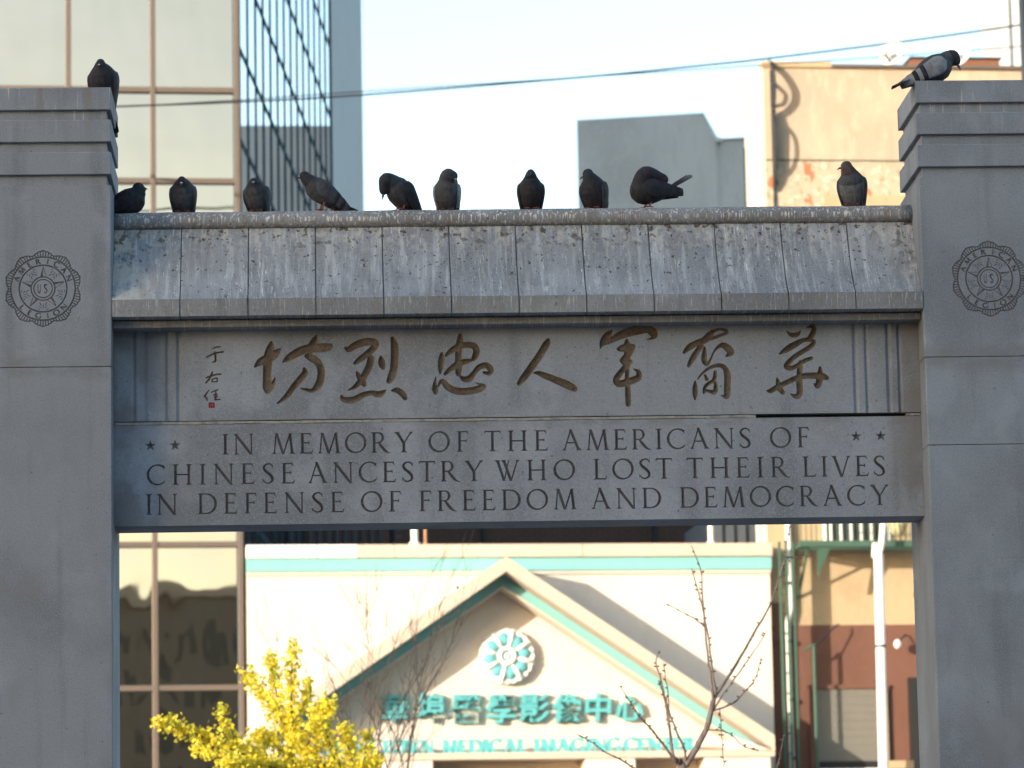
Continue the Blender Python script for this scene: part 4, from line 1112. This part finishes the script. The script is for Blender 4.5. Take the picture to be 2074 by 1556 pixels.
def wsec(t):
    k = math.sqrt(max(0., 1-(1-min(1, t/.3))**2))
    return (.041*k*(1-.62*max(0,t-.25)/.75)+.0015, .012*k*(1-.5*t)+.0012, (.040+.0105*k)-.032*t**1.6, .008-.016*t)
def pigeon(foot, heading, label, pitch=50, h=.075, head=(.05,0,.16), beak=(0,-8), sc=1., body=F_DARK, wing=F_GREY, neckm=None,
           tail_pitch=None, tail_len=.11, fan=.30, legs=True, puff=1.0, neck_mid=None, bars=False, tailm=None, belly=None):
    """head: forward/left/up of the head centre; beak: (turn from heading to the left, elevation) in degrees"""
    e = empty('pigeon', foot, math.radians(heading), label, 'pigeon', 'pigeons perched on the arch'); e.scale = (sc,)*3; puff *= 1.17
    th = math.radians(pitch); axv = Vector((math.cos(th), 0, math.sin(th))); upv = Vector((-math.sin(th), 0, math.cos(th))); lv_ = Vector((0,1,0))
    h -= .008; c = Vector((-.005, 0, h)); H = Vector(head) - Vector((0,0,.006))
    mb = MB(); rings = []
    for s_, a, b in ((-.108,.011,.009),(-.085,.028,.022),(-.05,.044,.039),(-.012,.052,.050),(.022,.052,.053),(.052,.046,.048),(.076,.031,.033),(.088,.010,.010)):
        rings.append([c + axv*s_ + lv_*(a*puff*math.cos(2*PI*q/16)) + upv*(b*puff*math.sin(2*PI*q/16)) for q in range(16)])
    mb.loft(rings)
    n0 = c + axv*.045 + upv*.008
    mid = Vector(neck_mid) if neck_mid else (n0*.45+H*.55) + Vector((.012,0,.004))
    q = catmull([tuple(n0), tuple(mid), tuple(H)], 6); rad = [.041+(.0215-.041)*min(1,(i/(len(q)-1))*1.15) for i in range(len(q))]
    mb.tube(q, [r*(1+(puff-1)*.6) for r in rad], 14)
    ba, be = math.radians(beak[0]), math.radians(beak[1])
    bd = Vector((math.cos(ba)*math.cos(be), math.sin(ba)*math.cos(be), math.sin(be)))
    rot = bd.to_track_quat('X', 'Z').to_matrix()
    mb.ball(H, (.0265,.0205,.0225), 14, 10, rot)
    me = remeshed(mb, .0042, body); me.materials.append(neckm or F_NECK); me.materials.append(belly or body)
    nl = [Vector(p) for p in q]
    for p in me.polygons:
        d_ = min((p.center-x).length for x in nl[4:])
        rel = p.center-c
        if d_ < .034: p.material_index = 1
        elif rel.dot(upv) < -.012 and rel.dot(axv) < .035: p.material_index = 2
    link('body', me, e)
    # beak, cere, eyes
    bs = H + bd*.022 - Vector((0,0,.003))
    MB().tube([bs, bs+bd*.010, bs+bd*.021-Vector((0,0,.004))], [.0062,.0045,.001], 8).build('beak', F_BEAK, e, smooth=True)
    MB().ball(bs+bd*.003+Vector((0,0,.004)), (.0055,.0065,.004), 8, 6, rot).build('cere', F_CERE, e, smooth=True)
    sidev = Vector((-math.sin(ba), math.cos(ba), 0))
    for s_ in (1,-1): MB().ball(H + bd*.010 + sidev*(s_*.0185) + Vector((0,0,.004)), .0034, 8, 6).build('eye', F_EYE, e, smooth=True)
    # folded wings
    for s_ in (1,-1):
        m = MB(); rings = []
        for i in range(13):
            t = i/12; ss = .058-.215*t
            hh, tk, lat, drop = wsec(t); lat *= puff
            cc = c + axv*ss + lv_*(s_*lat) + upv*drop
            rings.append([cc + upv*(hh*math.cos(2*PI*k/12)) + lv_*(tk*math.sin(2*PI*k/12)) for k in range(12)])
        wo = m.loft(rings).build('wing', wing, e, smooth=True)
        if bars:
            for t0 in (.52, .70):
                m = MB(); rr = []
                for i in range(3):
                    t = t0+.045*i; ss = .058-.215*t; hh, tk, lat, drop = wsec(t); hh += .001; tk += .0012; lat *= puff; cc = c+axv*ss+lv_*(s_*lat)+upv*drop
                    rr.append([cc+upv*(hh*math.cos(2*PI*k/12))+lv_*(tk*math.sin(2*PI*k/12)) for k in range(12)])
                m.loft(rr).build('wing_bar', F_BLACK, wo, smooth=True)
    # tail feathers
    tp = th if tail_pitch is None else math.radians(tail_pitch)
    tv = -Vector((math.cos(tp), 0, math.sin(tp))); tu = Vector((-math.sin(tp), 0, math.cos(tp)))
    r0 = c - axv*.085
    for k in range(7):
        f_ = (k-3)/3*fan; d = (tv*math.cos(f_)+lv_*math.sin(f_)); sd_ = (lv_*math.cos(f_)-tv*math.sin(f_)); b0 = r0 + lv_*(k-3)*.004 + tu*(.0025*(3-abs(k-3)))
        L = tail_len*(1-.02*abs(k-3)); pl = []
        for t, wd in ((0,.006),(.5,.010),(.85,.0115),(.97,.009),(1,.003)):
            pl.append((b0+d*(L*t)-sd_*wd, b0+d*(L*t)+sd_*wd))
        m = MB(); vv = []
        for a, b in pl: vv += [a, b]
        n = len(vv); vv2 = [p - tu*.0025 for p in vv]
        m.v = [tuple(p) for p in vv+vv2]
        for i in range(0, n-2, 2): m.f += [(i,i+1,i+3,i+2), (n+i,n+i+2,n+i+3,n+i+1)]
        for i in range(0, n-2, 2): m.f += [(i,i+2,n+i+2,n+i), (i+1,n+i+1,n+i+3,i+3)]
        m.f += [(0,n,n+1,1), (n-2,n-1,2*n-1,2*n-2)]
        m.build('tail_feather', tailm or body, e)
    if legs:
        for s_ in (1,-1):
            m = MB().tube([(-.01,s_*.02,.05),(-.004,s_*.022,.028),(.006,s_*.023,.006)], [.008,.0042,.0038], 7)
            for a in (-.5, 0, .5): m.tube([(.006,s_*.023,.005),(.006+.028*math.cos(a),s_*.023+.028*math.sin(a),.003)], [.0034,.0018], 5)
            m.tube([(.006,s_*.023,.005),(-.014,s_*.023,.003)], [.0032,.0016], 5)
            m.build('leg', F_FOOT, e, smooth=True)
    return e
RZ = 5.2685
def rx_(px): return (ARCH.pick(px, 425, .30)[0], .30, RZ)
t_ = at(209, 204, .33)
pigeon((t_.x, .33, 5.80), 258, 'puffed dark pigeon on top of the left pillar with its tail hanging over the edge', 64, .098, (.042,.0,.176), (0,-25), 1.06, F_BLACK, F_DARK, tail_len=.15, fan=.20, puff=1.06, tail_pitch=70)
pigeon(rx_(257), -8, 'black pigeon crouched on the ridge against the left pillar', 22, .052, (.052,.0,.122), (0,-6), 1.05, F_BLACK, F_BLACK, legs=False, puff=1.0)
pigeon(rx_(371), 266, 'dark pigeon with tucked head facing forward, second on the ridge from the left pillar', 58, .082, (.055,0,.146), (0,-35), 1.0, F_DARK, F_GREY, puff=.98, belly=F_GREY, bars=True)
pigeon(rx_(520), 254, 'round slate pigeon on the ridge before the ribbed blue glass', 54, .078, (.045,-.0,.142), (14,-12), .98, F_DARK, F_DARK, puff=.96, belly=F_GREY)
pigeon(rx_(652), 196, 'slate pigeon standing side on with its beak to the left', 32, .098, (.082,0,.172), (-10,-10), 1.0, F_DARK, F_GREY, tail_len=.11, tail_pitch=26, puff=.92, belly=F_GREY, bars=True)
pigeon(rx_(812), 222, 'dark pigeon bowing its head to its breast against the white sky', 42, .088, (.088,-.020,.098), (-30,-80), 1.0, F_DARK, F_BLACK, neck_mid=(.092,-.002,.136), tail_pitch=60)
pigeon(rx_(906), 262, 'grey pigeon bending its neck sideways to preen its breast', 60, .080, (.055,.036,.158), (55,-50), 1.0, F_GREY, F_LIGHT, neck_mid=(.055,.010,.156), bars=True, neckm=F_DARK)
pigeon(rx_(1076), 268, 'dark pigeon facing forward with its slim neck stretched straight up', 60, .080, (.040,0,.168), (0,-5), 1.0, F_BLACK, F_BLACK, neck_mid=(.045,0,.142))
pigeon(rx_(1203), 246, 'dark pigeon looking down to the left before the grey concrete wall', 60, .080, (.040,-.012,.165), (-72,-28), 1.02, F_BLACK, F_DARK, bars=True)
pigeon(rx_(1313), 205, 'dark pigeon twisting back to preen its raised fanned tail', -4, .085, (-.060,.030,.135), (160,-45), 1.08, F_BLACK, F_BLACK, neck_mid=(.020,.020,.150), tail_pitch=-34, fan=.70, puff=.98, tail_len=.135)
pigeon(rx_(1727), 252, 'grey pigeon looking left before the tan wall, nearest the right pillar', 62, .084, (.030,-.016,.180), (-70,-12), 1.08, F_GREY, F_GREY, neck_mid=(.040,-.008,.150), tailm=F_BROWN, neckm=F_BROWN, belly=F_MID)
t_ = at(1893, 163, .05)
pigeon((t_.x, .07, 5.80), 12, 'pale winged pigeon hunched on top of the right pillar', 24, .070, (.098,-.01,.112), (-15,-62), 1.08, F_GREY, F_LIGHT, neck_mid=(.085,-.004,.122), bars=True, tail_len=.12, tail_pitch=26, tailm=F_DARK)

# ------------------------------------------------------------------ trees
def limb(mb, px, Y0, dY, r0, r1, wob=0.):
    n = len(px); pts = []
    for i, (x, y) in enumerate(px): pts.append(tuple(at(x, y, Y0+dY*(i/(n-1))**1.2)))
    q = catmull(pts, 4); m = len(q)
    q = [(a+random.gauss(0,wob), b+random.gauss(0,wob), c+random.gauss(0,wob)) for a, b, c in q]
    rad = [r0+(r1-r0)*(i/(m-1))**.8 for i in range(m)]
    mb.tube(q, rad, 6); return q
# -- bare sapling on the right, with spur buds
YT = 9.0
base = at(1405, 1640, YT)
bt = empty('bare_tree', (base.x+.05, YT, .13), 0, 'bare sapling with knobbly spur buds in front of the gable, right', 'tree')
mb = MB(); z8 = lambda L: [(1334+x/2.803, 1036+y/2.803) for x, y in L]; z7 = lambda L: [(640+x/2.803, 1036+y/2.803) for x, y in L]
twigs = [(z8([(150,1450),(215,1340),(270,1235),(310,1075)]),.0,.030,.024), (z8([(310,1075),(290,900),(265,690),(250,500),(238,330),(185,190)]),.35,.016,.004),
 (z8([(325,1040),(305,900),(275,680),(232,480),(185,320)]),-.3,.013,.004), (z8([(262,655),(205,610),(150,580),(42,525)]),.2,.008,.003),
 (z8([(312,1080),(345,1010),(440,870),(540,690),(620,560),(680,390),(715,260),(740,90)]),.5,.018,.004), (z8([(312,1120),(430,950),(540,800),(615,680)]),-.4,.011,.003),
 (z8([(310,1130),(420,1090),(490,1020),(550,950),(580,830)]),.3,.011,.003), (z8([(265,1240),(330,1245),(400,1260),(480,1330),(570,1360)]),-.2,.009,.003),
 (z8([(345,1120),(352,1200),(358,1300),(370,1450)]),-.3,.006,.004), (z8([(714,265),(770,262),(835,268)]),.1,.005,.002),
 (z7([(2090,1440),(2030,1390),(2010,1250),(1985,1100),(1960,960),(1930,860),(1950,790)]),.3,.022,.004), (z7([(2005,1230),(2000,1050),(1985,950),(1972,860)]),-.2,.009,.003),
 (z8([(150,1440),(150,1360),(110,1270),(60,1140),(20,1020),(0,960)]),-.3,.014,.005),
 (z7([(2050,1430),(1960,1310),(1900,1230),(1840,1170),(1790,1090),(1725,990)]),-.5,.014,.003), (z7([(1820,1470),(1740,1415),(1650,1370),(1550,1300),(1480,1265)]),-.3,.010,.003),
 (z8([(662,1500),(690,1380),(710,1270)]),.2,.006,.002)]
ends = []
for px, dY, r0, r1 in twigs:
    ends.append(limb(mb, px, YT, dY, r0*.72, r1*.8, .0015))
trunk = at(1387,1553,YT)
mb.tube(catmull([(base.x+.05,YT,.1),(base.x+.03,YT+.02,1.6),(trunk.x-.03,YT,3.0),tuple(trunk)], 5), [.075-.0031*i for i in range(16)], 8)
b2_ = at(1386,1550,YT); mb.tube([(trunk.x-.04,YT,3.2), tuple(at(1383,1548,YT)), tuple(at(1375,1545,YT))], [.04,.028,.022], 7)
for x0_, y0_ in ((1180+110,1560),(1571,1575)):
    p = at(x0_, y0_, YT-.1); mb.tube([(trunk.x,YT,2.6), tuple((Vector((trunk.x,YT,2.9))+p)/2), tuple(p)], [.03,.018,.009], 6)
bk_ = MB(); mb2 = MB()
me_o = mb.build('trunk', BARK_PALE, bt, smooth=True); me_o.location = -Vector(bt.location)
for q in ends:
    for i in range(len(q)-1):
        a, b = Vector(q[i]), Vector(q[i+1]); L = (b-a).length; nb = max(1, int(L/.055))
        for k in range(nb):
            if random.random() < .75:
                p = a.lerp(b, (k+random.random())/nb); d = Vector((random.choice((-1,1))*random.uniform(.6,1), random.uniform(-.6,.6), random.uniform(.1,.7))).normalized()*random.uniform(.014,.024)
                mb2.tube([p, p+d*.6, p+d], [.0045,.0062,.003], 5)
o = mb2.build('buds', M_BUD, bt); o.location = -Vector(bt.location); o['kind'] = 'stuff'

# -- twiggy leafless young birch left of the lettering
def twigtree(YW_, basepx, stems, label, lean, seed):
    random.seed(seed)
    b = at(basepx[0], basepx[1], YW_); e = empty('leafless_birch', (b.x, YW_, .13), 0, label, 'tree', 'leafless birches')
    mb = MB(); tips = []
    def grow(p, d, L, r, lev):
        pts = [p]; n = 6; dd = d.copy()
        for i in range(n):
            dd = (dd + Vector((random.gauss(0,.07), random.gauss(0,.07), random.gauss(.02,.04)))).normalized(); pts.append(pts[-1]+dd*(L/n))
        mb.tube(pts, [r*(1-.6*i/n) for i in range(n+1)], 5)
        if lev < 3:
            for k in range(5 if lev == 0 else 3):
                i = random.randint(2, n); a = random.uniform(.25,.6)
                sd_ = Vector((random.choice((-1,1))*random.uniform(.4,1), random.uniform(-1,1), random.uniform(.0,.4))).normalized()
                grow(pts[i], (dd*math.cos(a)+sd_*math.sin(a)).normalized(), L*random.uniform(.35,.6), r*.45*(1-.4*i/n)+.0014, lev+1)
        else: tips.append(pts[-1])
    for dx, L, r in stems:
        d = Vector((dx, random.uniform(-.12,.12), 1)).normalized()
        grow(Vector((b.x, YW_, 2.9)), d, L, r, 0)
    mb.tube([(b.x,YW_,.1),(b.x+.02,YW_,1.5),(b.x,YW_,3.0)], [.06,.05,.045], 8)
    o = mb.build('trunk', BARK, e, smooth=True); o.location = -Vector(e.location)
    lf = MB()
    for tp in tips:
        if random.random() < .012: lf.ball(tp, (.014,.007,.018), 6, 5)
    o = lf.build('dead_leaves', plaster('dead_leaf', (.10,.055,.035), .9, .4), e); o.location = -Vector(e.location); o['kind'] = 'stuff'
twigtree(19.0, (742,1640), [(-.20,1.55,.009),(-.07,1.7,.010),(.05,1.7,.010),(.15,1.6,.010),(-.27,1.35,.008)], 'leafless young birch with many fine twigs behind the yellow ginkgo', 0, 11)
twigtree(20.0, (800,1660), [(.05,1.7,.012),(.16,1.85,.012),(-.06,1.75,.012)], 'smaller leafless birch whose twigs cross the first teal sign characters', 0, 5)
random.seed(3)

# -- golden ginkgo
leafm = newmat('ginkgo_leaf', (.74,.60,.04), .55, 0, .3)
t = Tex(leafm, (.76,.62,.04)); t.layer(6, .42, .6, (.42,.42,.05), .85); t.layer(40, .45, .65, (.88,.76,.08), .7)
ntl = t.nt; tr = ntl.nodes.new('ShaderNodeBsdfTranslucent'); mx_ = ntl.nodes.new('ShaderNodeMixShader'); mx_.inputs[0].default_value = .4
ntl.links.new(t.c, tr.inputs[0]); ntl.links.new(t.c, t.b.inputs['Base Color']); out = ntl.nodes['Material Output']
ntl.links.new(t.b.outputs[0], mx_.inputs[1]); ntl.links.new(tr.outputs[0], mx_.inputs[2]); ntl.links.new(mx_.outputs[0], out.inputs[0])
YG = 15.0
gb0 = at(735, 1700, YG); gk = empty('ginkgo_tree', (gb0.x, YG, .13), 0, 'golden yellow ginkgo tree in leaf at the lower left', 'tree')
mb = MB(); lf = MB()
z6 = lambda L: [(300+x/3.576, 1280+y/3.576) for x, y in L]
limbs = [(z6([(1500,1250),(1150,1080),(800,930),(480,800),(250,700),(65,650)]), -.5, .022, 1.0), (z6([(900,970),(700,850),(580,740),(545,620),(530,535)]), .2, .010, .75),
 (z6([(1500,1200),(1260,960),(1080,760),(930,600),(820,430),(690,290)]), .4, .020, 1.0), (z6([(960,640),(930,440),(900,300),(880,170)]), .5, .010, .7),
 (z6([(1050,720),(1040,520),(1035,340),(1045,200),(1060,90)]), -.3, .012, .85), (z6([(1500,1200),(1380,960),(1300,760),(1270,620),(1310,510)]), .5, .014, .9),
 (z6([(1150,840),(1200,680),(1240,580),(1330,520)]), -.6, .010, 1.0), (z6([(1500,1250),(1200,1050),(960,860),(850,760),(740,790)]), .7, .014, 1.1),
 (z6([(1550,1250),(1560,1000),(1580,850),(1600,740)]), .3, .014, .9), (z6([(1500,1200),(1480,950),(1440,800),(1430,680)]), -.5, .012, .9),
 (z6([(1350,1080),(1120,860),(1010,700),(1130,520),(1160,350)]), .9, .010, .6), (z6([(900,1040),(620,950),(420,880),(330,830)]), .3, .010, .6),
 (z6([(1300,1100),(1000,1000),(760,960),(560,960)]), -.7, .012, 1.0), (z6([(1600,1200),(1620,1000),(1640,900)]), -.2, .012, .8)]
def leaf(p, s, rx):
    a = Vector((random.gauss(0,1), random.gauss(0,1), random.gauss(0,1))).normalized(); b = a.cross(Vector((random.gauss(0,1), random.gauss(0,1), random.gauss(0,1)))).normalized(); n = a.cross(b)
    b0 = len(lf.v); lf.v += [tuple(p), tuple(p+a*s*.8-b*s*.55+n*s*.1), tuple(p+a*s*1.05-n*s*.05), tuple(p+a*s*.8+b*s*.55+n*s*.1)]
    lf.f += [(b0,b0+1,b0+2), (b0,b0+2,b0+3)]
for px, dY, r0, dens in limbs:
    q = limb(mb, px, YG, dY, r0, .003, .002)
    tot = len(q)
    for i in range(tot-1):
        a, b = Vector(q[i]), Vector(q[i+1]); t = i/tot
        wdt = (.088*(1-.45*t))*dens
        for k in range(int((b-a).length/.0042*dens*3.0)):
            c_ = a.lerp(b, random.random()); off = Vector((random.gauss(0,1), random.gauss(0,1), random.gauss(0,1)))
            cl = .55+.45*math.sin((t*21+px[0][0])*1.0)
            leaf(c_+off*wdt*.62*(.65+.5*cl), random.uniform(.024,.044), 0)
mb.tube([(gb0.x,YG,.1),(gb0.x+.03,YG,1.5),(gb0.x,YG,2.7), tuple(at(720,1640,YG))], [.09,.075,.06,.04], 8)
for x_, y_ in ((719,1625),(719,1628),(733,1630)): pass
o = mb.build('trunk', BARK, gk, smooth=True); o.location = -Vector(gk.location)
o = lf.build('foliage', leafm, gk, recalc=False); o.location = -Vector(gk.location); o['kind'] = 'stuff'
